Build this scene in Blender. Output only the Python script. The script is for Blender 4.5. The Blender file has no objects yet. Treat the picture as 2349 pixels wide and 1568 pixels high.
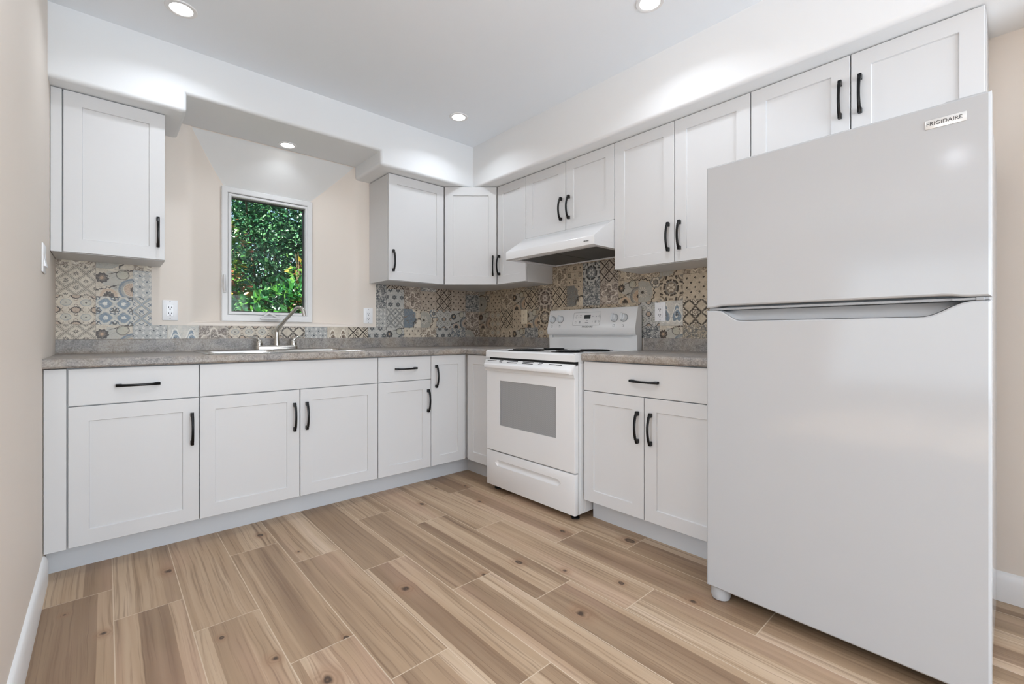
import bpy, bmesh, math, random
from mathutils import Vector, Matrix
import numpy as np

random.seed(11)
S = bpy.context.scene
COL = S.collection
R90 = math.pi / 2

# ------------------------------------------------------------------ camera
cam = bpy.data.cameras.new('camera')
cam.sensor_width = 36.0
cam.lens = 1035.0 / 2349.0 * 36.0
cam.shift_y = -(784.0 - 765.6) / 2349.0
cam.clip_start = 0.02
cam_o = bpy.data.objects.new('camera', cam)
COL.objects.link(cam_o)
cam_o.location = (-2.535, -3.254, 1.012)
cam_o.rotation_euler = (R90, 0, -math.radians(41.98))
S.camera = cam_o

# ------------------------------------------------------------------ view / world / sun
S.view_settings.view_transform = 'Standard'
S.view_settings.look = 'None'
S.view_settings.gamma = 1.0
S.view_settings.exposure = 0.27
S.view_settings.use_curve_mapping = False
S.cycles.use_denoising = True
S.cycles.diffuse_bounces = 6
S.cycles.max_bounces = 12
S.cycles.transparent_max_bounces = 16
S.cycles.sample_clamp_indirect = 6.0
S.cycles.caustics_reflective = False
S.cycles.caustics_refractive = False

world = bpy.data.worlds.new('world')
S.world = world
world.use_nodes = True
wn = world.node_tree.nodes
wl = world.node_tree.links
wn.clear()
w_out = wn.new('ShaderNodeOutputWorld')
w_bg = wn.new('ShaderNodeBackground')
w_sky = wn.new('ShaderNodeTexSky')
w_sky.sky_type = 'NISHITA'
w_sky.sun_disc = False
w_sky.sun_elevation = math.radians(48)
w_sky.sun_rotation = math.radians(200)
w_sky.altitude = 100
w_bg.inputs[1].default_value = 0.22
wl.new(w_sky.outputs[0], w_bg.inputs[0])
wl.new(w_bg.outputs[0], w_out.inputs[0])


def lamp(name, kind, loc, rot, energy, parent=None, **kw):
    l = bpy.data.lights.new(name, kind)
    l.energy = energy
    for k, v in kw.items():
        setattr(l, k, v)
    o = bpy.data.objects.new(name, l)
    COL.objects.link(o)
    o.location = loc
    o.rotation_euler = rot
    if parent:
        o.parent = parent
    return o


SUN_DIR = Vector((0.70, 0.08, -0.70))      # travels over the roof towards the shrubs
lamp('sun', 'SUN', (0, 0, 6), SUN_DIR.to_track_quat('-Z', 'Y').to_euler(), 32.0, angle=0.01, color=(1.0, 0.95, 0.86))
# added fill lamps, set as daylight from two made-up windows out of view
lamp('fill_rear', 'AREA', (-1.65, -6.42, 1.2), (R90 + 0.9, 0, 0), 122.0, shape='RECTANGLE', size=2.6, size_y=2.0, color=(0.838, 0.96, 1.105))
lamp('fill_side', 'AREA', (-6.42, -2.9, 1.2), (R90 + 0.7, 0, -R90), 62.0, shape='RECTANGLE', size=2.4, size_y=2.0, color=(0.838, 0.96, 1.105))

# ------------------------------------------------------------------ key dimensions (metres)
XL = -2.726                      # left wall
ZC = 2.475                       # ceiling
YB, XB = -0.6204, -0.6125        # base door planes: sink wall / stove wall
YU, XU = -0.315, -0.289          # upper door planes
YS, XS = -0.4158, -0.3937        # soffit faces
ZS = 2.149                       # soffit underside
ZB, ZT, ZD = 0.1146, 0.8664, 0.7072
ZU0, ZU1 = 1.392, 2.146
ZCT = 0.909                      # worktop
ZBS = 0.985                      # worktop upstand


# ------------------------------------------------------------------ node helpers
def lin(c):
    return tuple(((x / 255.0) / 12.92 if x / 255.0 <= 0.04045 else ((x / 255.0 + 0.055) / 1.055) ** 2.4) for x in c) + (1.0,)


class T:
    """small wrapper round a material node tree"""

    def __init__(self, name, rough=0.5, metal=0.0, spec=0.5, color=None):
        self.m = bpy.data.materials.new(name)
        self.m.use_nodes = True
        self.t = self.m.node_tree
        self.n = self.t.nodes
        self.l = self.t.links
        self.b = self.n['Principled BSDF']
        self.b.inputs['Roughness'].default_value = rough
        self.b.inputs['Metallic'].default_value = metal
        self.b.inputs['Specular IOR Level'].default_value = spec
        if color is not None:
            self.b.inputs['Base Color'].default_value = color if len(color) == 4 and max(color) <= 1.0 else lin(color)

    def node(self, typ, **kw):
        n = self.n.new(typ)
        for k, v in kw.items():
            setattr(n, k, v)
        return n

    def put(self, sock, val):
        if isinstance(val, E):
            val = val.s
        if hasattr(val, 'is_output') or isinstance(val, bpy.types.NodeSocket):
            self.l.new(val, sock)
        else:
            sock.default_value = val

    def math(self, op, a, b=None, c=None):
        n = self.n.new('ShaderNodeMath')
        n.operation = op
        self.put(n.inputs[0], a)
        if b is not None:
            self.put(n.inputs[1], b)
        if c is not None:
            self.put(n.inputs[2], c)
        return E(self, n.outputs[0])

    def mix(self, f, a, b):
        n = self.n.new('ShaderNodeMix')
        n.data_type = 'RGBA'
        self.put(n.inputs[0], f)
        self.put(n.inputs[6], a)
        self.put(n.inputs[7], b)
        return n.outputs[2]

    def mul(self, a, f):
        n = self.n.new('ShaderNodeMix')
        n.data_type = 'RGBA'
        n.blend_type = 'MULTIPLY'
        n.inputs[0].default_value = 1.0
        self.put(n.inputs[6], a)
        cb = self.n.new('ShaderNodeCombineColor')
        for i in range(3):
            self.put(cb.inputs[i], f)
        self.l.new(cb.outputs[0], n.inputs[7])
        return n.outputs[2]

    def step(self, x, e0, e1):
        n = self.n.new('ShaderNodeMapRange')
        n.interpolation_type = 'SMOOTHSTEP'
        self.put(n.inputs[0], x)
        n.inputs[1].default_value = e0
        n.inputs[2].default_value = e1
        return E(self, n.outputs[0])

    def noise(self, vec, scale, detail=3.0, rough=0.55, dist=0.0, out=0):
        n = self.n.new('ShaderNodeTexNoise')
        if vec is not None:
            self.put(n.inputs['Vector'], vec)
        n.inputs['Scale'].default_value = scale
        n.inputs['Detail'].default_value = detail
        n.inputs['Roughness'].default_value = rough
        n.inputs['Distortion'].default_value = dist
        return E(self, n.outputs[out])

    def vec(self, x, y, z=0.0):
        n = self.n.new('ShaderNodeCombineXYZ')
        self.put(n.inputs[0], x)
        self.put(n.inputs[1], y)
        self.put(n.inputs[2], z)
        return n.outputs[0]

    def xyz(self, s):
        n = self.n.new('ShaderNodeSeparateXYZ')
        self.put(n.inputs[0], s)
        return [E(self, n.outputs[i]) for i in range(3)]

    def objcoord(self):
        return self.n.new('ShaderNodeTexCoord').outputs['Object']

    def geom(self, out='Position'):
        return self.n.new('ShaderNodeNewGeometry').outputs[out]

    def bump(self, h, strength=0.1, dist=0.002):
        n = self.n.new('ShaderNodeBump')
        n.inputs['Strength'].default_value = strength
        n.inputs['Distance'].default_value = dist
        self.put(n.inputs['Height'], h)
        self.l.new(n.outputs[0], self.b.inputs['Normal'])

    def base(self, c):
        self.put(self.b.inputs['Base Color'], c)


class E:
    def __init__(self, t, s):
        self.t, self.s = t, s

    def __add__(a, b): return a.t.math('ADD', a, b)
    __radd__ = __add__
    def __sub__(a, b): return a.t.math('SUBTRACT', a, b)
    def __rsub__(a, b): return a.t.math('SUBTRACT', b, a)
    def __mul__(a, b): return a.t.math('MULTIPLY', a, b)
    __rmul__ = __mul__
    def __truediv__(a, b): return a.t.math('DIVIDE', a, b)
    def fract(a): return a.t.math('FRACT', a)
    def floor(a): return a.t.math('FLOOR', a)
    def abs(a): return a.t.math('ABSOLUTE', a)
    def sin(a): return a.t.math('SINE', a)
    def cos(a): return a.t.math('COSINE', a)
    def sqrt(a): return a.t.math('SQRT', a)
    def min(a, b): return a.t.math('MINIMUM', a, b)
    def max(a, b): return a.t.math('MAXIMUM', a, b)
    def exp(a): return a.t.math('EXPONENT', a)
    def atan2(a, b): return a.t.math('ARCTAN2', a, b)


def simple(name, color, rough=0.5, metal=0.0, spec=0.5, nscale=None, namt=0.03, bump=0.0, bscale=200.0):
    t = T(name, rough, metal, spec)
    c = lin(color)
    if nscale:
        f = t.noise(t.geom(), nscale, 4.0)
        t.base(t.mix(f, tuple(x * (1 - namt) for x in c[:3]) + (1,), tuple(min(1, x * (1 + namt)) for x in c[:3]) + (1,)))
    else:
        t.base(c)
    if bump:
        t.bump(t.noise(t.geom(), bscale, 2.0), bump, 0.001)
    return t.m


M = {}
M['cabinet'] = simple('cabinet_white', (213, 213, 213), 0.34, spec=0.45, nscale=3.0, namt=0.008)
M['wall'] = simple('wall_beige_paint', (228, 219, 209), 0.6, spec=0.3, nscale=2.5, namt=0.012, bump=0.06, bscale=260)
M['ceiling'] = simple('ceiling_white_paint', (241, 246, 251), 0.75, spec=0.2, nscale=2.0, namt=0.006)
M['soffit'] = simple('soffit_white_paint', (231, 233, 234), 0.6, spec=0.25, nscale=2.0, namt=0.008)
M['soffit_warm'] = simple('soffit_warm_paint', (232, 233, 233), 0.6, spec=0.25, nscale=2.0, namt=0.008)
M['recess'] = simple('recess_head_paint', (222, 222, 220), 0.6, spec=0.25, nscale=2.0, namt=0.008)
M['toe'] = simple('toe_kick_grey_white', (207, 210, 213), 0.4, nscale=3.0, namt=0.01)
M['trim'] = simple('trim_white_paint', (235, 235, 235), 0.35, nscale=3.0, namt=0.006)
M['appliance'] = simple('appliance_white_enamel', (228, 228, 228), 0.16, spec=0.5, nscale=3.0, namt=0.004)
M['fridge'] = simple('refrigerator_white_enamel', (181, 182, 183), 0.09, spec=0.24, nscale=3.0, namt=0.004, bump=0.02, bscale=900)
M['shade_grey'] = simple('grey_plastic_and_shade', (150, 152, 154), 0.4)  # plain grey for small parts, also the painted shade beneath the knobs
M['knob_grey'] = simple('pale_grey_plastic', (214, 218, 221), 0.35)
M['black'] = simple('black_handle_paint', (8, 8, 9), 0.32, spec=0.3)
M['coil'] = simple('black_coil_metal', (16, 16, 17), 0.5)
M['dark'] = simple('dark_void', (9, 9, 9), 0.7)
M['filter'] = simple('dark_filter_mesh', (84, 83, 80), 0.5, metal=0.3)
M['chrome'] = simple('chrome', (205, 203, 198), 0.12, metal=1.0)
M['steel'] = simple('stainless_steel', (200, 198, 194), 0.22, metal=1.0)
M['plate'] = simple('white_plastic_plate', (240, 241, 243), 0.3)
M['cream'] = simple('cream_plastic_plate', (226, 214, 190), 0.35)
M['vinyl'] = simple('white_vinyl_frame', (215, 215, 215), 0.35)
M['gasket'] = simple('dark_window_gasket', (40, 38, 38), 0.5)
M['badge'] = simple('silver_badge', (215, 215, 213), 0.22, metal=0.3)
M['ink'] = simple('dark_grey_print', (60, 60, 62), 0.5)
M['ink_pale'] = simple('pale_grey_print', (150, 152, 155), 0.5)
M['screen'] = simple('dark_display', (22, 26, 24), 0.15)
M['grout'] = simple('pale_grout', (205, 187, 164), 0.8, nscale=40, namt=0.08)
M['soil'] = simple('garden_soil', (70, 60, 45), 0.9, nscale=6, namt=0.3)
M['bark'] = simple('branch_bark', (82, 66, 50), 0.85, nscale=20, namt=0.3)


def emit(name, color, strength):
    t = T(name)
    t.b.inputs['Base Color'].default_value = (0.8, 0.8, 0.8, 1)
    t.b.inputs['Emission Color'].default_value = color
    t.b.inputs['Emission Strength'].default_value = strength
    return t.m


M['lens'] = emit('downlight_lens', (1.0, 0.98, 0.95, 1), 9.0)


def glass_mat(name, tint, refl=0.06):
    m = bpy.data.materials.new(name)
    m.use_nodes = True
    n, l = m.node_tree.nodes, m.node_tree.links
    n.clear()
    o = n.new('ShaderNodeOutputMaterial')
    mx = n.new('ShaderNodeMixShader')
    tr = n.new('ShaderNodeBsdfTransparent')
    gl = n.new('ShaderNodeBsdfGlossy')
    fr = n.new('ShaderNodeFresnel')
    fr.inputs[0].default_value = 1.18
    tr.inputs[0].default_value = tint
    gl.inputs['Roughness'].default_value = 0.02
    l.new(fr.outputs[0], mx.inputs[0])
    l.new(tr.outputs[0], mx.inputs[1])
    l.new(gl.outputs[0], mx.inputs[2])
    l.new(mx.outputs[0], o.inputs[0])
    return m


M['glass'] = glass_mat('window_glass', (0.95, 0.97, 0.96, 1))


def oven_glass():
    t = T('oven_window_glass', 0.12, 0.0, 0.6)
    x, y, z = t.xyz(t.geom())
    d1 = ((y * 520.0).sin() * (z * 520.0).sin())
    t.base(t.mix(t.step(d1, 0.0, 0.4), lin((148, 148, 148)), lin((156, 156, 156))))
    return t.m


M['oven_glass'] = oven_glass()


def laminate():
    t = T('grey_brown_laminate', 0.38, 0.0, 0.4)
    p = t.geom()
    big = t.noise(p, 5.0, 4.0, 0.6, 0.6)
    mid = t.noise(p, 22.0, 6.0, 0.7, 0.4)
    fine = t.noise(p, 160.0, 3.0, 0.7)
    c = t.mix(t.step(big, 0.38, 0.66), lin((130, 127, 126)), lin((150, 139, 127)))
    c = t.mix(t.step(mid, 0.38, 0.70) * 0.65, c, lin((172, 165, 158)))
    c = t.mix(t.step(mid, 0.5, 0.28) * 0.6, c, lin((98, 92, 88)))
    c = t.mix(t.step(fine, 0.45, 0.68) * 0.5, c, lin((192, 184, 174)))
    c = t.mix(t.step(fine, 0.46, 0.3) * 0.5, c, lin((84, 79, 75)))
    t.base(c)
    return t.m


M['laminate'] = laminate()


# ------------------------------------------------------------------ floor planks
def wood():
    t = T('knotty_wood_plank', 0.42, 0.0, 0.35)
    uvn = t.node('ShaderNodeUVMap')
    u, v, _ = t.xyz(uvn.outputs[0])
    rnd = E(t, t.geom('Random Per Island'))
    off = rnd * 137.0

    def attr(n):
        a = t.node('ShaderNodeAttribute')
        a.attribute_name = n
        return t.xyz(a.outputs['Vector'])

    k1, k2 = attr('knot_a'), attr('knot_b')

    def knot(k):
        du = (u - k[0]) / (k[2] + 0.0005)
        dv = (v - k[1]) / (k[2] * 1.35 + 0.0005)
        return (du * du + dv * dv).sqrt(), du

    r1, d1 = knot(k1)
    r2, d2 = knot(k2)
    near1 = (r1 * r1 * -0.16).exp()
    near2 = (r2 * r2 * -0.16).exp()
    wob = t.noise(t.vec(u * 4.0 + off, v * 1.4, off), 1.0, 3.0, 0.5) - 0.5
    wob2 = t.noise(t.vec(u * 26.0 + off, v * 5.0, off), 1.0, 2.0, 0.5) - 0.5
    uu = u + wob * 0.036 + wob2 * 0.005
    uu = uu + near1 * d1 * k1[2] * -0.55 + near2 * d2 * k2[2] * -0.55
    # fine and broad grain
    g1 = t.noise(t.vec(uu * 120.0 + off, v * 1.6, off), 1.0, 4.0, 0.6)
    g2 = t.noise(t.vec(uu * 30.0 + off, v * 0.9, off + 5.0), 1.0, 3.0, 0.55, 0.6)
    g3 = t.noise(t.vec(uu * 10.0 + off, v * 0.55, off + 9.0), 1.0, 2.0, 0.5, 0.8)
    # printed strips within a plank
    su = (u + (rnd * 31.0).fract() * 0.07 + wob * 0.008) / 0.088
    strip = su.floor()
    wnz = t.node('ShaderNodeTexWhiteNoise', noise_dimensions='2D')
    t.l.new(t.vec(strip * 3.7 + off, off), wnz.inputs['Vector'])
    tone = E(t, wnz.outputs['Value'])
    f = tone * 0.56 + g3 * 0.5 + (g2 - 0.5) * 0.55 - 0.04
    ramp = t.node('ShaderNodeValToRGB')
    ramp.color_ramp.elements[0].position = 0.02
    ramp.color_ramp.elements[0].color = lin((128, 101, 78))
    ramp.color_ramp.elements[1].position = 0.98
    ramp.color_ramp.elements[1].color = lin((212, 190, 167))
    for pos, c in ((0.3, (150, 125, 100)), (0.52, (172, 146, 118)), (0.72, (190, 166, 139))):
        e = ramp.color_ramp.elements.new(pos)
        e.color = lin(c)
    t.put(ramp.inputs[0], f)
    c = ramp.outputs[0]
    line = t.step(g1, 0.5, 0.33)
    c = t.mix(line * 0.5, c, lin((112, 87, 66)))
    vein = t.step(g2, 0.40, 0.30) * t.step(g1, 0.7, 0.4)
    c = t.mix(vein * 0.45, c, lin((104, 78, 58)))
    hue = t.noise(t.vec(u * 6.0 + off, v * 1.0, off + 3.0), 1.0, 2.0)
    c = t.mix(t.step(hue, 0.5, 0.75) * 0.28, c, lin((196, 160, 140)))
    # knots
    for r, nr in ((r1, near1), (r2, near2)):
        rw = r + (wob2 * 2.4)
        rings = ((rw * 9.0).sin() * 0.5 + 0.5) * t.step(rw, 2.6, 0.7)
        c = t.mix(t.step(rw, 4.0, 0.8) * 0.35, c, lin((150, 112, 84)))
        c = t.mix(rings * 0.42, c, lin((116, 86, 63)))
        c = t.mix(t.step(rw, 1.0, 0.5) * 0.92, c, lin((62, 46, 35)))
        c = t.mix(t.step(rw, 0.36, 0.18) * 0.6, c, lin((122, 96, 74)))
    t.base(c)
    t.put(t.b.inputs['Roughness'], g2 * 0.14 + 0.36)
    t.bump(g1, 0.06, 0.001)
    return t.m


M['wood'] = wood()


# ------------------------------------------------------------------ patterned tiles
CREAM, TAN, BROWN, BLUE, SLATE, PALE, DARK, PEACH = (198, 186, 168), (184, 164, 138), (92, 78, 68), (118, 138, 154), (96, 104, 113), (186, 188, 186), (58, 52, 48), (188, 156, 128)
PALETTES = {
    'warm': dict(bg=(215, 205, 187), bg2=(200, 188, 170), ln=(62, 51, 44), a=(128, 111, 96), b=(112, 125, 136), hi=(230, 222, 207)),
    'blue': dict(bg=(212, 206, 194), bg2=(196, 193, 185), ln=(56, 54, 54), a=(120, 136, 149), b=(92, 104, 117), hi=(228, 224, 215)),
    'grey': dict(bg=(201, 198, 191), bg2=(180, 179, 174), ln=(54, 52, 52), a=(106, 108, 109), b=(88, 92, 97), hi=(222, 219, 212)),
    'tan': dict(bg=(200, 185, 162), bg2=(184, 169, 147), ln=(54, 45, 38), a=(118, 102, 87), b=(118, 117, 114), hi=(220, 208, 187)),
    'rust': dict(bg=(193, 181, 166), bg2=(174, 160, 145), ln=(60, 49, 43), a=(104, 88, 79), b=(124, 108, 98), hi=(218, 208, 195)),
}


def tile_mat(pattern, pal):
    P = {k: lin(v) for k, v in PALETTES[pal].items()}
    t = T('tile_%s_%s' % (pattern, pal), 0.38, 0.0, 0.4)
    uvn = t.node('ShaderNodeUVMap')
    u, v, _ = t.xyz(uvn.outputs[0])
    pos = t.geom()
    n1 = t.noise(pos, 26.0, 4.0, 0.65)
    n2 = t.noise(pos, 130.0, 3.0, 0.65)
    jx = (t.noise(pos, 55.0, 2.0) - 0.5) * 0.05
    jy = (t.noise(t.vec(*(q + 7.3 for q in t.xyz(pos))), 55.0, 2.0) - 0.5) * 0.05
    u = u + jx
    v = v + jy
    c = t.mix(t.step(n1, 0.35, 0.65), P['bg2'], P['bg'])

    def ln(d, w, soft=0.012):
        w = w * 1.35 + 0.002
        return t.step(d.abs(), w + soft, w - soft)

    def polar(cx, cy, uu=u, vv=v):
        x, y = uu - cx, vv - cy
        return (x * x + y * y).sqrt(), y.atan2(x)

    def lattice(n):
        s = ((u + v) * (n * 0.5)).fract() - 0.5
        q = ((u - v) * (n * 0.5) + 10.0).fract() - 0.5
        return s, q

    def lay(mask, col, k=0.9):
        nonlocal c
        wear = t.step(n2, 0.24, 0.46) * min(1.0, k * 1.08)
        c = t.mix(mask * wear, c, col)

    if pattern == 'diamond':
        s, q = lattice(4.0)
        e = t.math('MINIMUM', 0.5 - s.abs(), 0.5 - q.abs())
        lay(ln(e - 0.10, 0.010, 0.014), P['ln'], 0.8)
        lay(ln(e - 0.02, 0.010, 0.014), P['ln'], 0.8)
        x, y = s + q, s - q
        r = (x * x + y * y).sqrt()
        a = y.atan2(x)
        star = t.step(r - (a * 8.0).cos() * 0.11, 0.24, 0.19) * t.step(r, 0.06, 0.10)
        lay(star, P['ln'], 0.85)
    elif pattern == 'floral':
        lay(t.step(t.noise(pos, 16.0, 1.0), 0.52, 0.6), P['bg2'], 0.5)
        r, a = polar(0.52, 0.60)
        lay(t.step(r + (a * 5.0).sin() * 0.05, 0.34, 0.30) * t.step(u, 0.9, 0.6), lin((178, 176, 168)), 0.7)
        r, a = polar(0.16, 0.66)
        lay(t.step(r + (a * 9.0).sin() * 0.018, 0.19, 0.165), P['ln'])
        lay(t.step(r + (a * 9.0).sin() * 0.012, 0.11, 0.085), P['a'])
        lay(t.step(r, 0.06, 0.035), lin(PEACH))
        r, a = polar(1.0, 0.28)
        lay(ln(r - 0.37, 0.022), P['b'])
        lay(ln(r - 0.31, 0.034), P['b'], 0.55)
        lay(t.step(r, 0.25, 0.23), lin(PEACH), 0.6)
        lay(t.step((a * 22.0).sin(), 0.4, 0.9) * t.step(r, 0.25, 0.23), P['a'], 0.6)
        lay(t.step(r + (a * 7.0).sin() * 0.015, 0.09, 0.07), P['ln'])
        w = t.noise(t.vec(u * 9.0, v * 9.0, 4.0), 1.0, 2.0) - 0.5
        lay(ln(v - 0.90 + (u * 5.0).sin() * 0.07 + w * 0.16, 0.014) * t.step(u, 0.3, 0.4), P['ln'])
        lay(ln(v - 0.22 - u * 0.32 + w * 0.22, 0.014) * t.step(u, 0.68, 0.6), P['ln'])
        r, a = polar(0.72, 0.80)
        lay(t.step(r, 0.17, 0.14), lin((182, 178, 158)), 0.6)
        lay(ln(r - 0.17, 0.010), P['ln'], 0.7)
        r, a = polar(0.34, 0.04)
        lay(ln(r - 0.2, 0.03), lin(PEACH), 0.6)
        lay(t.step(r + (a * 9.0).sin() * 0.015, 0.15, 0.13), P['ln'])
    elif pattern == 'bluefloral':
        w = t.noise(t.vec(u * 8.0, v * 8.0, 2.0), 1.0, 2.0) - 0.5
        r, a = polar(0.12, 0.5)
        edge = r + (a * 10.0).sin() * 0.03
        lay(t.step(edge, 0.62, 0.58), P['b'])
        lay(t.step(w, 0.06, 0.16) * t.step(edge, 0.55, 0.5), P['a'], 0.8)
        r, a = polar(0.95, 0.1)
        lay(t.step(r + (a * 7.0).sin() * 0.03, 0.34, 0.3), P['hi'], 0.6)
        lay(ln(r - 0.4 + w * 0.2, 0.016), P['ln'])
        lay(t.step(w + (u * 20.0).sin() * 0.1, 0.12, 0.2) * t.step(u, 0.6, 0.7), P['ln'])
    elif pattern == 'branch':
        w = t.noise(t.vec(u * 8.0, v * 8.0, 9.0), 1.0, 2.0) - 0.5
        r, a = polar(0.20, 0.42)
        lay(t.step(r + (a * 11.0).sin() * 0.012, 0.50, 0.47), lin((164, 163, 156)), 0.75)
        lay(ln(r - 0.56 + (a * 18.0).sin() * 0.03, 0.018), P['ln'])
        lay(t.step((a * 13.0).sin(), 0.5, 0.9) * t.step(r, 0.26, 0.2) * t.step(r, 0.08, 0.12), P['hi'], 0.8)
        lay(t.step(r, 0.075, 0.05), P['ln'])
        r, a = polar(0.82, 0.80)
        lay(t.step(r, 0.26, 0.24), P['b'], 0.8)
        lay(t.step((r * 3.0 - 0.42).abs() - (a * 3.0).cos().abs() * 0.22, 0.02, -0.05), P['hi'], 0.8)
        lay(ln(r - 0.1, 0.02), P['ln'], 0.6)
    elif pattern == 'lens':
        lay(t.step(n1, 0.3, 0.6), lin((176, 176, 173)), 0.7)
        s, q = lattice(5.0)
        x, y = s + q, s - q
        pet = (x * 1.0).abs() + (y * 1.7).abs()
        lay(t.step((x.abs() - 0.5).abs() + (y.abs() - 0.5).abs() * 0.5, 0.26, 0.18), P['hi'], 0.7)
        r = (x * x + y * y).sqrt()
        lay(ln(pet - 0.72, 0.05), P['a'], 0.55)
        lay(t.step(r, 0.21, 0.15), P['b'])
        lay(t.step(r, 0.1, 0.06), P['ln'], 0.8)
    elif pattern == 'medallion':
        x = (u * 2.0 + 0.5).fract() - 0.5
        y = (v * 2.0 + 0.5).fract() - 0.5
        r = (x * x + y * y * 1.3).sqrt()
        a = y.atan2(x)
        lay(t.step(r, 0.24, 0.20), lin((182, 158, 136)), 0.8)
        lay(ln(r - 0.235 + (a * 12.0).sin() * 0.012, 0.026), P['ln'])
        lay(ln(r - 0.36 + (a * 6.0).cos() * 0.07, 0.018) * t.step((a * 2.0).cos().abs(), 0.5, 0.8), P['a'])
        x2 = (u * 2.0).fract() - 0.5
        y2 = (v * 2.0).fract() - 0.5
        r2 = (x2 * x2 + y2 * y2 * 1.4).sqrt()
        lay(t.step(r2, 0.27, 0.24), lin((186, 184, 172)), 0.6)
        lay(ln(r2 - 0.26, 0.012), P['b'], 0.7)
        lay(t.step(r2, 0.06, 0.035), P['ln'])
    elif pattern == 'ogee':
        g = (u * 12.566).cos() * 0.5 + (v * 12.566).cos() * 0.5
        lay(t.step(g, -0.12, -0.2), P['a'])
        lay(t.step(g + (n2 - 0.5) * 0.8, -0.78, -0.9), P['hi'], 0.9)
        lay(ln(g + 0.10, 0.03), P['ln'], 0.35)
        x = (u * 2.0 + 0.5).fract() - 0.5
        y = (v * 2.0 + 0.5).fract() - 0.5
        r = (x * x + y * y).sqrt()
        a = y.atan2(x)
        lay(ln(r - 0.2 - (a * 4.0).cos().abs() * 0.07, 0.025), P['b'])
        lay(t.step(r + (a * 5.0).sin() * 0.09, 0.19, 0.14), P['ln'], 0.85)
    elif pattern == 'xflower':
        s, q = lattice(4.0)
        e = t.math('MINIMUM', 0.5 - s.abs(), 0.5 - q.abs())
        lay(ln(e - 0.10, 0.02), P['ln'], 0.6)
        lay(ln(e - 0.02, 0.02), P['a'], 0.8)
        x, y = s + q, s - q
        r = (x * x + y * y).sqrt()
        a = y.atan2(x)
        lay(t.step(r - (a * 2.0).sin().abs() * 0.26, 0.14, 0.08), P['b'])
        lay(ln(r - 0.2, 0.025), P['hi'], 0.6)
    elif pattern == 'hexflower':
        yy = v * 2.6
        row = yy.floor()
        x = (u * 2.3 + (row * 0.5).fract()).fract() - 0.5
        y = yy.fract() - 0.5
        r = (x * x + y * y).sqrt()
        a = y.atan2(x)
        lay(t.step(r + (a * 6.0).cos() * 0.05, 0.33, 0.28), P['a'])
        lay(t.step(r - (a * 6.0).cos() * 0.04, 0.17, 0.12), P['ln'], 0.7)
        lay(t.step(r, 0.08, 0.05), P['hi'])
        lay(ln(r - 0.47, 0.02), P['bg2'], 0.8)
    elif pattern == 'xlattice':
        s, q = lattice(4.0)
        e = t.math('MINIMUM', 0.5 - s.abs(), 0.5 - q.abs())
        lay(ln(e, 0.055), P['ln'], 1.0)
        x, y = s + q, s - q
        chk = t.step((u * 2.0).fract() - 0.5, -0.02, 0.02)
        inn = s.abs().max(q.abs())
        lay(ln(inn - 0.24, 0.03) * chk, P['ln'], 0.85)
        r = (x * x + y * y).sqrt()
        lay(t.step(r + (y.atan2(x) * 4.0).sin() * 0.05, 0.2, 0.14) * chk, P['ln'], 0.8)
        lay(t.step(x.abs() + (y + 0.3).abs() * 0.6, 0.2, 0.12) * (1.0 - chk), P['ln'], 0.5)
    elif pattern == 'rosette':
        r, a = polar(0.5, 0.52)
        lay(t.step(r, 0.22, 0.20), P['a'], 0.8)
        lay(t.step((r * 5.0 - 0.55).abs() - (a * 3.0).cos().abs() * 0.4, 0.02, -0.1), P['hi'], 0.7)
        lay(ln(r - 0.30, 0.03) * t.step((a * 3.0 + 0.6).cos().abs(), 0.14, 0.3), P['ln'])
        lay(ln(r - 0.235, 0.012), P['b'])
        x, y = (u - 0.5).abs() - 0.5, (v - 0.5).abs() - 0.5
        rc = (x * x + y * y).sqrt()
        lay(ln(rc - 0.29, 0.03) * t.step((y.atan2(x) * 4.0).cos(), -0.6, -0.3), P['ln'])
        lay(ln(rc - 0.20, 0.02), P['a'])
        lay(t.step(rc, 0.12, 0.08), P['b'], 0.8)
        lay(t.step((r - 0.46).abs(), 0.04, 0.02) * t.step((a * 4.0).cos(), 0.7, 0.85), P['a'])
    elif pattern == 'dots':
        yy = v * 5.4
        x = (u * 3.0 + (yy.floor() * 0.5).fract()).fract() - 0.5
        y = yy.fract() - 0.5
        lay(t.step(x.abs() * 1.7 + y.abs(), 0.32, 0.2), P['ln'])
    elif pattern == 'squares':
        x = (u * 3.0).fract() - 0.5
        y = (v * 3.0).fract() - 0.5
        m = x.abs().max(y.abs())
        chk = (((u * 3.0).floor() + (v * 3.0).floor()) * 0.5).fract() * 2.0
        lay(ln(m - 0.22, 0.035) * chk, P['ln'], 0.8)
        lay(ln(x, 0.03) * t.step(m, 0.24, 0.2) * chk, P['ln'], 0.7)
        lay(t.step((x * x + y * y).sqrt(), 0.12, 0.08) * (1.0 - chk), P['ln'])
        lay(ln(y - 0.42, 0.03) * t.step(n2, 0.4, 0.6), P['a'], 0.8)
    elif pattern == 'damask':
        w = t.noise(t.vec(u * 6.0 + 3.0, v * 6.0, 1.0), 1.0, 2.0, 0.5, 1.4)
        lay(t.step(w, 0.46, 0.52), P['a'], 0.95)
        lay(ln((w * 34.0).sin(), 0.22, 0.2) * t.step(w, 0.34, 0.44), P['hi'], 0.85)
        r, a = polar(0.5, 0.5)
        lay(ln(r - 0.30 - (a * 4.0).cos() * 0.10, 0.022), P['hi'])
        lay(ln((r * 40.0 + a * 2.0).sin(), 0.25, 0.2) * t.step(r, 0.22, 0.18), P['ln'], 0.8)
    elif pattern == 'quatrefoil':
        x = (u * 2.0 + 0.5).fract() - 0.5
        y = (v * 2.0 + 0.5).fract() - 0.5
        r = (x * x + y * y).sqrt()
        a = y.atan2(x)
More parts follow.
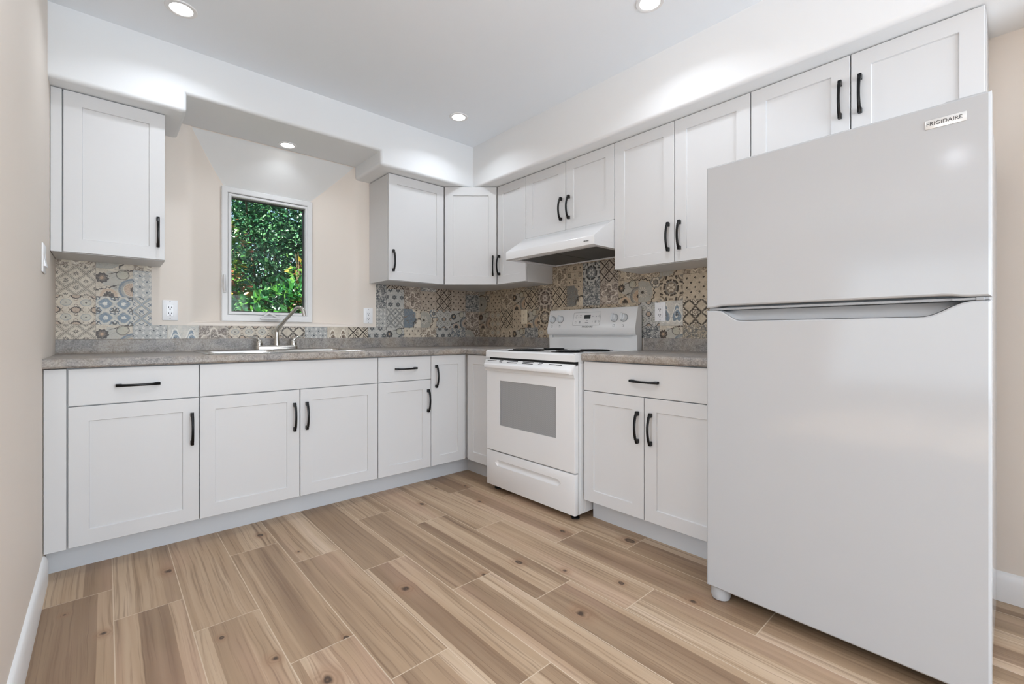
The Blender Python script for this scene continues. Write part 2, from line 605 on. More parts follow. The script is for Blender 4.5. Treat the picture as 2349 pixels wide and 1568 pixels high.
        rr = r - (a * 4.0).cos() * 0.055
        lay(ln(rr - 0.36, 0.04), P['ln'])
        lay(ln(rr - 0.44, 0.012), P['ln'], 0.7)
        lay(t.step(rr, 0.33, 0.3), P['hi'], 0.5)
        lay(ln(r - 0.2 - (a * 2.0).sin().abs() * 0.08, 0.022), P['ln'], 0.8)
        lay(t.step((r * 5.0 - 0.6).abs() - (a * 4.0).cos().abs() * 0.35, 0.0, -0.1), P['a'], 0.9)
    elif pattern == 'mosaic':
        w = t.noise(t.vec(u * 9.0, v * 9.0, 6.0), 1.0, 3.0, 0.6, 1.0)
        lay(t.step(w, 0.46, 0.52), P['b'], 0.85)
        lay(ln((w * 46.0).sin(), 0.3, 0.2), P['ln'], 0.75)
        lay(t.step(t.noise(t.vec(u * 14.0, v * 14.0, 3.0), 1.0, 2.0), 0.58, 0.64), P['hi'], 0.8)
    elif pattern == 'bell':
        x = (u * 2.0).fract() - 0.5
        y = v - 0.45
        r = (x * x + y * y * 1.4).sqrt()
        a = y.atan2(x)
        lay(t.step(r + (a * 3.0).sin() * 0.09, 0.36, 0.32), P['a'])
        lay(ln(r + (a * 3.0).sin() * 0.09 - 0.40, 0.02), P['hi'])
        lay(t.step((r * 26.0 + a).sin(), 0.4, 0.8) * t.step(r, 0.3, 0.26), P['hi'], 0.8)
        lay(t.step(r + (a * 5.0).sin() * 0.03, 0.12, 0.09), P['ln'], 0.7)
    # fine printed scrollwork over everything
    wv = t.noise(t.vec(u * 5.0 + 11.0, v * 5.0, 2.0), 1.0, 2.0, 0.5, 1.0)
    lay(ln((wv * 42.0).sin(), 0.16, 0.2) * t.step(t.noise(t.vec(u * 4.0, v * 4.0, 8.0), 1.0, 1.0), 0.47, 0.55), P['ln'], 0.5)
    # worn joint round the tile
    uo, vo, _ = t.xyz(uvn.outputs[0])
    e = t.math('MINIMUM', t.math('MINIMUM', uo, 1.0 - uo), t.math('MINIMUM', vo, 1.0 - vo))
    c = t.mix(t.step(e, 0.012, 0.003) * 0.45, c, lin((128, 118, 106)))
    c = t.mix(t.step(n2, 0.55, 0.8) * 0.25, c, P['hi'])
    c = t.mix(t.step(n2, 0.46, 0.24) * 0.5, c, P['a'])
    t.base(c)
    return t.m


_tiles = {}


def tile(pattern, pal):
    if (pattern, pal) not in _tiles:
        _tiles[(pattern, pal)] = tile_mat(pattern, pal)
    return _tiles[(pattern, pal)]


# ------------------------------------------------------------------ mesh helpers
def link(name, me, mat=None, parent=None, loc=(0, 0, 0), rot=(0, 0, 0)):
    o = bpy.data.objects.new(name, me)
    COL.objects.link(o)
    if mat is not None:
        for m in (mat if isinstance(mat, (list, tuple)) else [mat]):
            me.materials.append(m)
    o.location = loc
    o.rotation_euler = rot
    if parent is not None:
        o.parent = parent
    return o


class MB:
    def __init__(self):
        self.bm = bmesh.new()

    def face(self, pts, mi=0, smooth=False):
        vs = [self.bm.verts.new(p) for p in pts]
        f = self.bm.faces.new(vs)
        f.material_index = mi
        f.smooth = smooth
        return f

    def box(self, a, b, bev=0.0, seg=2, mi=0):
        x0, y0, z0 = (min(p, q) for p, q in zip(a, b))
        x1, y1, z1 = (max(p, q) for p, q in zip(a, b))
        v = [self.bm.verts.new(p) for p in ((x0, y0, z0), (x1, y0, z0), (x1, y1, z0), (x0, y1, z0), (x0, y0, z1), (x1, y0, z1), (x1, y1, z1), (x0, y1, z1))]
        fs = [self.bm.faces.new([v[i] for i in q]) for q in ((3, 2, 1, 0), (4, 5, 6, 7), (0, 1, 5, 4), (1, 2, 6, 5), (2, 3, 7, 6), (3, 0, 4, 7))]
        for f in fs:
            f.material_index = mi
        if bev > 0:
            es = list({e for f in fs for e in f.edges})
            r = bmesh.ops.bevel(self.bm, geom=es, offset=bev, segments=seg, affect='EDGES', profile=0.5)
            for f in r['faces']:
                f.material_index = mi
        return self

    def loft(self, loops, closed=True, cap0=False, cap1=False, mi=0, smooth=True):
        rows = [[self.bm.verts.new(p) for p in lp] for lp in loops]
        n = len(rows[0])
        for a, b in zip(rows[:-1], rows[1:]):
            for i in range(n if closed else n - 1):
                j = (i + 1) % n
                try:
                    f = self.bm.faces.new((a[i], a[j], b[j], b[i]))
                    f.smooth = smooth
                    f.material_index = mi
                except ValueError:
                    pass
        if cap0:
            f = self.bm.faces.new(list(reversed(rows[0])))
            f.material_index = mi
        if cap1:
            f = self.bm.faces.new(rows[-1])
            f.material_index = mi
        return self

    def prism(self, prof, axis, a, b, mi=0, smooth=False):
        """extrude a closed 2-D profile along an axis: x takes (y,z), y takes (x,z), z takes (x,y)"""
        def P(p, t):
            return {'x': (t, p[0], p[1]), 'y': (p[0], t, p[1]), 'z': (p[0], p[1], t)}[axis]
        return self.loft([[P(p, a) for p in prof], [P(p, b) for p in prof]], True, True, True, mi, smooth)

    def lathe(self, prof, n=24, center=(0, 0, 0), axis='z', cap=True, mi=0, smooth=True):
        """prof: list of (radius, height)"""
        loops = []
        for r, h in prof:
            lp = []
            for k in range(n):
                a = 2 * math.pi * k / n
                x, y = r * math.cos(a), r * math.sin(a)
                q = {'z': (x, y, h), 'y': (x, h, y), 'x': (h, x, y)}[axis]
                lp.append(tuple(c + d for c, d in zip(center, q)))
            loops.append(lp)
        return self.loft(loops, True, cap, cap, mi, smooth)

    def tube(self, pts, rad, n=10, mi=0, cap=True):
        pts = [Vector(p) for p in pts]
        loops = []
        up = Vector((0, 0, 1))
        prev = None
        for i, p in enumerate(pts):
            d = (pts[min(i + 1, len(pts) - 1)] - pts[max(i - 1, 0)]).normalized()
            if prev is None:
                a = d.cross(up)
                if a.length < 1e-3:
                    a = d.cross(Vector((1, 0, 0)))
                a.normalize()
            else:
                a = (prev - d * prev.dot(d)).normalized()
            prev = a
            b = d.cross(a)
            r = rad[i] if isinstance(rad, list) else rad
            rx, ry = (r if isinstance(r, (list, tuple)) else (r, r))
            loops.append([p + a * (rx * math.cos(2 * math.pi * k / n)) + b * (ry * math.sin(2 * math.pi * k / n)) for k in range(n)])
        return self.loft(loops, True, cap, cap, mi, True)

    def mesh(self, name, merge=1e-5, sharp=40.0):
        if merge:
            bmesh.ops.remove_doubles(self.bm, verts=self.bm.verts, dist=merge)
        bmesh.ops.recalc_face_normals(self.bm, faces=self.bm.faces)
        me = bpy.data.meshes.new(name)
        self.bm.to_mesh(me)
        self.bm.free()
        if sharp:
            me.set_sharp_from_angle(angle=math.radians(sharp))
        return me

    def build(self, name, mat, parent=None, loc=(0, 0, 0), rot=(0, 0, 0), **kw):
        return link(name, self.mesh(name, **kw), mat, parent, loc, rot)


def boolean(o, cutters, op='DIFFERENCE'):
    """applies boolean cuts for good and removes the cutters"""
    for cme in cutters:
        c = bpy.data.objects.new('cutter', cme)
        COL.objects.link(c)
        c.parent = o.parent
        c.location = o.location
        c.rotation_euler = o.rotation_euler
        md = o.modifiers.new('b', 'BOOLEAN')
        md.operation = op
        md.solver = 'EXACT'
        md.object = c
        bpy.context.view_layer.update()
        dg = bpy.context.evaluated_depsgraph_get()
        me = bpy.data.meshes.new_from_object(o.evaluated_get(dg))
        o.modifiers.clear()
        old = o.data
        o.data = me
        bpy.data.meshes.remove(old)
        bpy.data.objects.remove(c)
        bpy.data.meshes.remove(cme)
    return o


def tag(o, label=None, cat=None, group=None, kind=None):
    for k, val in (('label', label), ('category', cat), ('group', group), ('kind', kind)):
        if val:
            o[k] = val
    return o


def thing(name, label, cat, loc=(0, 0, 0), rz=0.0, group=None):
    o = bpy.data.objects.new(name, None)
    o.empty_display_size = 0.05
    COL.objects.link(o)
    o.location = loc
    o.rotation_euler = (0, 0, rz)
    return tag(o, label, cat, group)


def struct(o, label=None):
    return tag(o, label, None, None, 'structure')


def text(body, size, name, mat, parent, loc, rot, align='CENTER', depth=0.0006, sx=1.0):
    c = bpy.data.curves.new(name, 'FONT')
    c.body = body
    c.size = size
    c.extrude = depth
    c.align_x = align
    c.align_y = 'CENTER'
    o = bpy.data.objects.new(name, c)
    COL.objects.link(o)
    bpy.context.view_layer.update()
    me = bpy.data.meshes.new_from_object(o.evaluated_get(bpy.context.evaluated_depsgraph_get()))
    bpy.data.objects.remove(o)
    bpy.data.curves.remove(c)
    me.materials.clear()
    t = link(name, me, mat, parent, loc, rot)
    t.scale = (sx, 1, 1)
    return t


def rrect(x0, y0, x1, y1, r, n=6):
    pts = []
    for cx, cy, a0 in ((x1 - r, y1 - r, 0), (x0 + r, y1 - r, 90), (x0 + r, y0 + r, 180), (x1 - r, y0 + r, 270)):
        for k in range(n + 1):
            a = math.radians(a0 + 90.0 * k / n)
            pts.append((cx + r * math.cos(a), cy + r * math.sin(a)))
    return pts


# ================================================================== STRUCTURE
# ---- floor: one mesh of individual planks over a bed of grout
def build_floor():
    knots = [(-1.647, -1.638, .015), (-1.174, -1.786, .013), (-1.076, -1.969, .010), (-1.253, -2.204, .017), (-0.979, -2.188, .008), (-0.989, -1.571, .014),
             (-1.135, -0.895, .012), (-1.958, -0.719, .012), (-1.87, -1.031, .006), (-2.542, -1.195, .010), (-2.647, -0.966, .007), (-2.249, -1.488, .007),
             (-2.144, -1.713, .011), (-1.94, -1.769, .010), (-2.336, -0.84, .016), (-0.881, -2.442, .014), (-0.858, -1.097, .012), (-1.352, -1.763, .009),
             (-2.055, -1.912, .018), (-0.794, -1.706, .016), (-0.629, -1.999, .016), (-0.929, -0.724, .009), (-0.756, -0.81, .008)]
    rnd = random.Random(5)
    verts, faces, uvs, ka, kb = [], [], [], [], []
    g = 0.0017
    for i in range(-20, 15):
        x0 = -2.715 + 0.2 * i
        j0 = -0.865 - 0.265 * (i % 3)
        for n in range(-2, 9):
            y1 = j0 - 0.905 * (n - 1)
            y0 = y1 - 0.905
            if y0 > 0.2 or y1 < -6.7:
                continue
            a, b, c, d = max(x0 + g, -6.62), min(x0 + 0.2 - g, 0.12), max(y0 + g, -6.62), min(y1 - g, 0.12)
            if b - a < 0.01 or d - c < 0.01:
                continue
            k = len(verts)
            verts += [(a, c, 0), (b, c, 0), (b, d, 0), (a, d, 0)]
            faces.append((k, k + 1, k + 2, k + 3))
            uvs += [(a - x0, c - y0), (b - x0, c - y0), (b - x0, d - y0), (a - x0, d - y0)]
            mine = [(kx - x0, ky - y0, s) for kx, ky, s in knots if x0 <= kx < x0 + 0.2 and y0 <= ky < y1]
            if not mine and rnd.random() < 0.35 and (x0 < -2.8 or y0 < -2.6):
                mine = [(rnd.uniform(.03, .17), rnd.uniform(.1, .8), rnd.uniform(.006, .014))]
            mine += [(9.0, 9.0, 0.01)] * 2
            ka.append(mine[0])
            kb.append(mine[1])
    nf = len(faces)
    k = len(verts)
    verts += [(-6.62, -6.62, -0.0005), (0.12, -6.62, -0.0005), (0.12, 0.12, -0.0005), (-6.62, 0.12, -0.0005),
              (-6.62, -6.62, -0.08), (0.12, -6.62, -0.08), (0.12, 0.12, -0.08), (-6.62, 0.12, -0.08)]
    faces += [(k, k + 1, k + 2, k + 3), (k + 7, k + 6, k + 5, k + 4), (k, k + 4, k + 5, k + 1), (k + 1, k + 5, k + 6, k + 2), (k + 2, k + 6, k + 7, k + 3), (k + 3, k + 7, k + 4, k)]
    uvs += [(0, 0)] * 24
    ka += [(9, 9, .01)] * 6
    kb += [(9, 9, .01)] * 6
    me = bpy.data.meshes.new('floor')
    me.from_pydata(verts, [], faces)
    uv = me.uv_layers.new(name='UVMap')
    for i, q in enumerate(uvs):
        uv.data[i].uv = q
    for nm, dat in (('knot_a', ka), ('knot_b', kb)):
        at = me.attributes.new(nm, 'FLOAT_VECTOR', 'FACE')
        for i, q in enumerate(dat):
            at.data[i].vector = q
    o = link('floor', me, [M['wood'], M['grout']])
    for i, p in enumerate(me.polygons):
        p.material_index = 0 if i < nf else 1
    return struct(o, 'knotty wood-look plank floor with pale joints')


build_floor()

# ---- ceiling
struct(MB().box((-6.62, -6.62, ZC), (0.12, 0.12, ZC + 0.12)).build('ceiling', M['ceiling']), 'flat white ceiling')

# ---- side walls
WY = 0.0
struct(MB().box((0, -6.62, 0), (0.12, 0.34, ZC)).build('wall_right', M['wall']), 'beige wall behind the stove and refrigerator')
struct(MB().box((XL - 0.12, -1.95, 0), (XL, 0.0, ZC)).build('wall_left', M['wall']), 'beige partition wall beside the left cabinets')


def wall_with_hole(name, axis, at, thick, span, hole):
    """a wall slab across 'span' with a rectangular opening"""
    a0, a1 = span
    h0, h1, z0, z1 = hole
    mb = MB()
    for p, q, r, s in ((a0, h0, 0, ZC), (h1, a1, 0, ZC), (h0, h1, 0, z0), (h0, h1, z1, ZC)):
        if axis == 'y':
            mb.box((p, at, r), (q, at + thick, s))
        else:
            mb.box((at, p, r), (at + thick, q, s))
    return struct(mb.build(name, M['wall']))


struct(MB().box((-0.22, -3.60, 0), (0.0, -3.48, ZS)).build('wall_shade_stub', M['wall']), 'added unseen beige wall stub that shades the wall past the refrigerator')  # added out of view to darken the wall strip beside the refrigerator
wall_with_hole('wall_rear', 'y', -6.62, 0.12, (-6.62, 0.0), (-3.05, -0.25, 0.12, 2.3))
wall_with_hole('wall_far', 'x', -6.62, 0.12, (-6.5, 0.0), (-4.2, -1.6, 0.12, 2.3))

# ---- wall behind the sink with its splayed window recess
WX0, WX1, WZ0, WZ1, WD = -1.978, -1.410, 1.096, 1.976, 0.20      # window frame opening at the back of the recess
OX0, OX1, OZ0, OZ1 = -2.165, -1.165, 1.078, 2.247                # mouth of the recess on the wall face


def build_back_wall():
    mb = MB()
    bm = mb.bm

    def ring(s, depth, rc):
        x0 = OX0 + (WX0 - OX0) * s
        x1 = OX1 + (WX1 - OX1) * s
        z0 = OZ0 + (WZ0 - OZ0) * max(s, 0.0) - (0.012 * min(1.0, max(0.0, -s * 8.0)))
        z1 = OZ1 + (WZ1 - OZ1) * s
        pts = []
        n = 3
        r0 = 0.006
        for cx, cz, a0, r in ((x1 - rc, z1 - rc, 0, rc), (x0 + rc, z1 - rc, 90, rc), (x0 + r0, z0 + r0, 180, r0), (x1 - r0, z0 + r0, 270, r0)):
            for k in range(n + 1):
                a = math.radians(a0 + 90.0 * k / n)
                pts.append((cx + r * math.cos(a), depth, cz + r * math.sin(a)))
        return pts

    r = 0.13
    loops = []
    for s in [-0.13 + 0.26 * i / 10 for i in range(11)] + [0.25, 0.4, 0.55, 0.7, 0.85, 0.95, 1.0]:
        d = (s + r) ** 2 / (4 * r) if s < r else s
        loops.append(ring(s, d * WD, 0.004 + 0.04 * max(0.0, s) ** 3))
    loops.append([(p[0], WD + 0.12, p[2]) for p in loops[-1]])
    mb.loft(loops, True)
    bmesh.ops.remove_doubles(bm, verts=bm.verts, dist=1e-5)
    # flat wall face round the mouth
    inner = [e for e in bm.edges if e.is_boundary and all(abs(v.co.y) < 1e-6 for v in e.verts)]
    corners = [bm.verts.new(p) for p in ((-6.62, 0, 0), (0.0, 0, 0), (0.0, 0, ZC), (-6.62, 0, ZC))]
    outer = [bm.edges.new((corners[i], corners[(i + 1) % 4])) for i in range(4)]
    res = bmesh.ops.triangle_fill(bm, use_beauty=True, edges=inner + outer)
    # outside skin
    for f in list(bm.faces):
        pass
    for f in bm.faces:
        ce = f.calc_center_median()
        if ce.y > 0.004 and ce.z > WZ1 - 0.002 and f.normal.length > 0:
            f.normal_update()
            if abs(f.normal.z) > 0.42:
                f.material_index = 1
    o = mb.build('wall_back', [M['wall'], M['recess']], merge=0, sharp=16)
    return struct(o, 'beige wall behind the sink with splayed window recess')


build_back_wall()
# outer leaf of the house wall, closes the recess towards the garden
mbw = MB()
for a, b, c, d in ((-6.62, WX0 - 0.005, 0, 2.9), (WX1 + 0.005, 0.12, 0, 2.9), (WX0 - 0.005, WX1 + 0.005, 0, WZ0 - 0.005), (WX0 - 0.005, WX1 + 0.005, WZ1 + 0.005, 2.9)):
    mbw.box((a, 0.245, c), (b, 0.34, d))
struct(mbw.build('wall_outer', M['wall']), 'outside leaf of the window wall')


# ---- soffit: L-shaped bulkhead over the cabinets with a raised bay at the window
def build_soffit():
    mb = MB()
    plan = [(XL, 0.0), (XL, YS), (XS, YS), (XS, -4.3), (0.0, -4.3), (0.0, 0.0)]
    mb.prism(plan, 'z', ZS, ZC + 0.0)
    o = mb.build('trim_1', [M['soffit'], M['soffit_warm']], merge=0, sharp=0)
    cut = MB().box((-2.226, -0.9, 1.9), (-1.164, 0.06, 2.243)).mesh('c')
    boolean(o, [cut])
    bm = bmesh.new()
    bm.from_mesh(o.data)
    es = []
    for e in bm.edges:
        a, b = (v.co for v in e.verts)
        if a.z > ZC - 0.01 and b.z > ZC - 0.01:
            continue
        if len(e.link_faces) != 2 or e.calc_face_angle(0) < 0.3:
            continue
        onfront = all(abs(q.y - YS) < 1e-4 for q in (a, b)) or all(abs(q.x - XS) < 1e-4 and q.y < YS + 1e-3 for q in (a, b))
        if onfront and abs(a.z - b.z) < 1e-4:
            es.append(e)
        elif onfront and a.z < 2.26 and b.z < 2.26:
            es.append(e)
        elif abs(a.z - ZS) < 1e-4 and abs(b.z - ZS) < 1e-4 and abs(a.x - b.x) < 1e-4 and -2.3 < a.x < -1.1:
            es.append(e)
    bmesh.ops.bevel(bm, geom=es, offset=0.02, segments=5, affect='EDGES', profile=0.5, clamp_overlap=True)
    for f in bm.faces:
        f.smooth = True
        f.material_index = 1 if f.calc_center_median().y < YS - 0.35 else 0
    bm.to_mesh(o.data)
    bm.free()
    o.data.set_sharp_from_angle(angle=math.radians(35))
    return struct(o, 'white bulkhead soffit above the wall cabinets')


build_soffit()


# ---- baseboards
def baseboard(name, p, q, nrm):
    """from p to q on plan, profile stepping out along nrm"""
    prof = [(0.0, 0.0), (0.016, 0.0), (0.016, 0.082), (0.011, 0.100), (0.006, 0.108), (0.0, 0.110)]
    mb = MB()
    loops = [[(e[0] + nrm[0] * d, e[1] + nrm[1] * d, z) for d, z in prof] for e in (p, q)]
    mb.loft(loops, True, True, True, smooth=False)
    return struct(mb.build(name, M['trim']))


baseboard('baseboard_left', (XL, -1.95), (XL, YB + 0.004), (1, 0))
baseboard('baseboard_right', (0, -3.48), (0, -2.47), (-1, 0))
baseboard('baseboard_rear', (-6.5, -6.5), (0, -6.5), (0, 1))


# ---- kitchen window
def build_window():
    root = bpy.data.objects.new('window_1', None)
    COL.objects.link(root)
    root.location = ((WX0 + WX1) / 2, WD, WZ0)
    struct(root, 'white casement window over the sink')
    cx = (WX0 + WX1) / 2

    def frame(x0, x1, z0, z1, w, y0, y1, name, bev=0.004, wb=None):
        wb = wb or w
        mb = MB()
        outer = [(x0, z0), (x1, z0), (x1, z1), (x0, z1)]
        inner = [(x0 + w, z0 + wb), (x1 - w, z0 + wb), (x1 - w, z1 - w), (x0 + w, z1 - w)]
        ib = [(x0 + w - bev, z0 + wb - bev), (x1 - w + bev, z0 + wb - bev), (x1 - w + bev, z1 - w + bev), (x0 + w - bev, z1 - w + bev)]
        ob = [(x0 + bev, z0 + bev), (x1 - bev, z0 + bev), (x1 - bev, z1 - bev), (x0 + bev, z1 - bev)]
        seq = [(outer, y1), (outer, y0 + bev), (ob, y0), (ib, y0), (inner, y0 + bev), (inner, y1), (outer, y1)]
        mb.loft([[(p[0] - cx, y - WD, p[1] - WZ0) for p in lp] for lp, y in seq], True, smooth=False)
        return mb.build(name, M['vinyl'], root)

    fr = frame(WX0, WX1, WZ0, WZ1, 0.036, WD - 0.02, WD + 0.07, 'window_frame', wb=0.044)
    sx0, sx1, sz0, sz1 = WX0 + 0.038, WX1 - 0.030, WZ0 + 0.046, WZ1 - 0.038
    frame(sx0, sx1, sz0, sz1, 0.019, WD - 0.014, WD + 0.06, 'sash_frame')
    gx0, gx1, gz0, gz1 = sx0 + 0.019, sx1 - 0.019, sz0 + 0.019, sz1 - 0.019
    g = frame(gx0, gx1, gz0, gz1, 0.006, WD + 0.022, WD + 0.045, 'gasket', bev=0.001)
    g.data.materials[0] = M['gasket']
    MB().box((gx0 - cx, WD + 0.030 - WD, gz0 - WZ0), (gx1 - cx, WD + 0.034 - WD, gz1 - WZ0)).build('pane', M['glass'], root)
    # folded crank
    ck = MB()
    ck.box((-0.062, -0.052, 0.016), (0.066, -0.02, 0.026), 0.004)
    ck.tube([(0.06, -0.04, 0.028), (0.03, -0.045, 0.034), (0.0, -0.046, 0.055), (-0.012, -0.044, 0.060), (-0.028, -0.04, 0.048), (-0.042, -0.036, 0.036), (-0.046, -0.034, 0.026)],
            [0.005, 0.007, 0.008, 0.009, 0.008, 0.006, 0.006], 10)
    ck.build('crank_handle', M['vinyl'], root)
    lk = MB()
    x = WX0 + 0.016 - cx
    lk.box((x - 0.009, -0.032, 0.185), (x + 0.009, -0.02, 0.30), 0.004)
    lk.tube([(x, -0.034, 0.20), (x - 0.004, -0.048, 0.23), (x - 0.004, -0.046, 0.30)], [0.008, 0.007, 0.005], 10)
    lk.build('lock_lever', M['vinyl'], root)
    return root


build_window()
# unseen windows added behind and beside the camera as openings for the fill lamps
for nm, (a, b), horizontal in (('added_window_rear', (-3.05, -0.25), True), ('added_window_side', (-4.2, -1.6), False)):
    mb = MB()
    mid = (a + b) / 2
    for p, q, r, s in ((a, a + .06, .12, 2.3), (b - .06, b, .12, 2.3), (a, b, .12, .18), (a, b, 2.24, 2.3), (mid - .03, mid + .03, .12, 2.3)):
        if horizontal:
            mb.box((p, -6.6, r), (q, -6.53, s))
        else:
            mb.box((-6.6, p, r), (-6.53, q, s))
    struct(mb.build(nm, M['vinyl']))

# ================================================================== TILED SPLASHBACK
TS = 0.1505


def build_tiles():
    cells = []   # (wall, a0, z0, clip(a0,a1,z0,z1), pattern, palette)
    r = random.Random(3)
    # sink wall; a = x, tile columns counted from the left wall; clip rectangles
    left = {(0, 3): ('damask', 'warm'), (0, 2): ('diamond', 'warm'), (0, 1): ('medallion', 'warm'), (0, 0): ('diamond', 'warm'),
            (1, 3): ('branch', 'warm'), (1, 2): ('floral', 'warm'), (1, 1): ('ogee', 'blue'), (1, 0): ('floral', 'warm'),
            (2, 3): ('damask', 'warm'), (2, 2): ('lens', 'blue'), (2, 1): ('xflower', 'blue'), (2, 0): ('lens', 'grey')}
    strip = {3: ('bell', 'blue'), 4: ('damask', 'rust'), 5: ('medallion', 'warm'), 6: ('medallion', 'warm'), 7: ('quatrefoil', 'warm'), 8: ('lens', 'grey'),
             9: ('bell', 'warm'), 10: ('xlattice', 'warm'), 11: ('hexflower', 'grey')}
    right = {(11, 2): ('mosaic', 'grey'), (12, 2): ('hexflower', 'grey'), (13, 2): ('damask', 'rust'), (14, 2): ('dots', 'rust'), (15, 2): ('xlattice', 'rust'), (16, 2): ('dots', 'rust'), (17, 2): ('mosaic', 'grey'), (18, 2): ('branch', 'rust'),
             (11, 1): ('lens', 'grey'), (12, 1): ('xflower', 'grey'), (13, 1): ('bluefloral', 'warm'), (14, 1): ('branch', 'warm'), (15, 1): ('medallion', 'grey'), (16, 1): ('floral', 'grey'), (17, 1): ('damask', 'rust'), (18, 1): ('floral', 'tan'),
             (11, 0): ('hexflower', 'grey'), (12, 0): ('floral', 'grey'), (13, 0): ('dots', 'warm'), (14, 0): ('damask', 'warm'), (15, 0): ('hexflower', 'grey'), (16, 0): ('mosaic', 'blue'), (17, 0): ('branch', 'rust'), (18, 0): ('damask', 'rust'),
             (11, 3): ('mosaic', 'grey'), (12, 3): ('xlattice', 'rust'), (13, 3): ('damask', 'rust'), (14, 3): ('damask', 'grey'), (15, 3): ('xlattice', 'rust'), (16, 3): ('dots', 'rust'), (17, 3): ('damask', 'rust'), (18, 3): ('branch', 'rust')}
    Z0 = 1.062 - TS
    for (i, j), pp in left.items():
        cells.append(('s', i, j, (XL, -2.345, ZBS, ZU0), pp))
    for i, pp in strip.items():
        cells.append(('s', i, 0, (-2.2735 if i == 3 else -9, -1.002, ZBS, 1.062), pp))
    cells.append(('s', 2, 0, (-2.345, -2.2735, ZBS, 1.062), ('lens', 'grey')))
    for (i, j), pp in right.items():
        cells.append(('s', i, j, (-1.002, 0.0, ZBS, ZU0), pp))
    # stove wall; column k runs from the corner towards the refrigerator
    st = {12: {2: ('rosette', 'tan'), 1: ('bell', 'blue'), 0: ('floral', 'warm'), 3: ('branch', 'tan')},
          13: {2: ('dots', 'tan'), 1: ('quatrefoil', 'tan'), 0: ('mosaic', 'tan'), 3: ('damask', 'tan')},
          14: {2: ('dots', 'tan'), 1: ('quatrefoil', 'tan'), 0: ('mosaic', 'tan'), 3: ('damask', 'tan')},
          11: {2: ('branch', 'tan'), 1: ('medallion', 'grey'), 0: ('mosaic', 'grey'), 3: ('damask', 'tan')},
          10: {2: ('floral', 'tan'), 1: ('damask', 'tan'), 0: ('floral', 'tan'), 3: ('damask', 'tan')},
          9: {2: ('damask', 'rust'), 1: ('medallion', 'tan'), 3: ('xlattice', 'rust'), 0: ('dots', 'tan')},
          8: {2: ('mosaic', 'grey'), 1: ('branch', 'tan'), 3: ('rosette', 'grey'), 0: ('dots', 'tan')},
          7: {2: ('bluefloral', 'tan'), 1: ('dots', 'tan'), 3: ('squares', 'tan'), 0: ('dots', 'tan')},
          6: {2: ('xlattice', 'tan'), 1: ('damask', 'tan'), 3: ('damask', 'tan'), 0: ('dots', 'tan')},
          5: {2: ('rosette', 'rust'), 1: ('rosette', 'tan'), 0: ('medallion', 'tan'), 3: ('damask', 'tan')},
          4: {2: ('xlattice', 'tan'), 1: ('floral', 'tan'), 0: ('mosaic', 'grey'), 3: ('mosaic', 'tan')},
          3: {2: ('floral', 'tan'), 1: ('dots', 'tan'), 0: ('floral', 'tan'), 3: ('damask', 'tan')},
          2: {2: ('damask', 'tan'), 1: ('xlattice', 'tan'), 0: ('bell', 'tan'), 3: ('dots', 'tan')},
          1: {2: ('dots', 'tan'), 1: ('medallion', 'tan'), 0: ('medallion', 'tan'), 3: ('damask', 'tan')},
          0: {2: ('branch', 'tan'), 1: ('floral', 'rust'), 0: ('damask', 'tan'), 3: ('branch', 'tan')}}
    for k, rows in st.items():
        for j, pp in rows.items():
            cells.append(('e', k, j, (-0.907, 0.0, ZBS, ZU0), pp))
            cells.append(('e', k, j, (-1.668, -0.907, 0.88, 1.53), pp))
            cells.append(('e', k, j, (-2.25, -1.668, ZBS, ZU0), pp))
        cells.append(('e', k, 4, (-1.668, -0.907, 0.88, 1.53), ('damask', 'tan')))
    out = {}
    for wall in 'se':
        verts, faces, uvs, mats, idx = [], [], [], [], {}
        for w, i, j, (ca0, ca1, cz0, cz1), pp in cells:
            if w != wall:
                continue
            if wall == 's':
                a0, a1 = XL + i * TS, XL + (i + 1) * TS
            else:
                a1, a0 = -i * 0.15, -(i + 1) * 0.15
            z0, z1 = Z0 + j * TS, Z0 + (j + 1) * TS
            p0, p1, q0, q1 = max(a0, ca0), min(a1, ca1), max(z0, cz0), min(z1, cz1)
            if p1 - p0 < 0.002 or q1 - q0 < 0.002:
                continue
            if pp not in idx:
                idx[pp] = len(idx)
            k = len(verts)
            d = 0.006
            corners = [(p0, q0), (p1, q0), (p1, q1), (p0, q1)]
            if wall == 's':
                verts += [(a, -d, z) for a, z in corners] + [(a, 0.0, z) for a, z in corners]
            else:
                verts += [(-d, a, z) for a, z in corners] + [(0.0, a, z) for a, z in corners]
            uq = [((a - a0) / (a1 - a0), (z - z0) / (z1 - z0)) for a, z in corners]
            if wall == 'e':
                uq = [(1 - a, b) for a, b in uq]
            fs = [(0, 1, 2, 3), (4, 5, 1, 0), (5, 6, 2, 1), (6, 7, 3, 2), (7, 4, 0, 3)]
            for f in fs:
                faces.append(tuple(k + q for q in f))
                uvs += [uq[q % 4] for q in f]
                mats.append(idx[pp])
        me = bpy.data.meshes.new('tiles')
        me.from_pydata(verts, [], faces)
        uv = me.uv_layers.new(name='UVMap')
        for n, q in enumerate(uvs):
            uv.data[n].uv = q
        o = link('trim_2' if wall == 's' else 'trim_3', me, [tile(*pp) for pp in idx])
        for n, p in enumerate(me.polygons):
            p.material_index = mats[n]
        struct(o, 'patchwork patterned tile splashback ' + ('behind the sink' if wall == 's' else 'behind the stove'))


build_tiles()


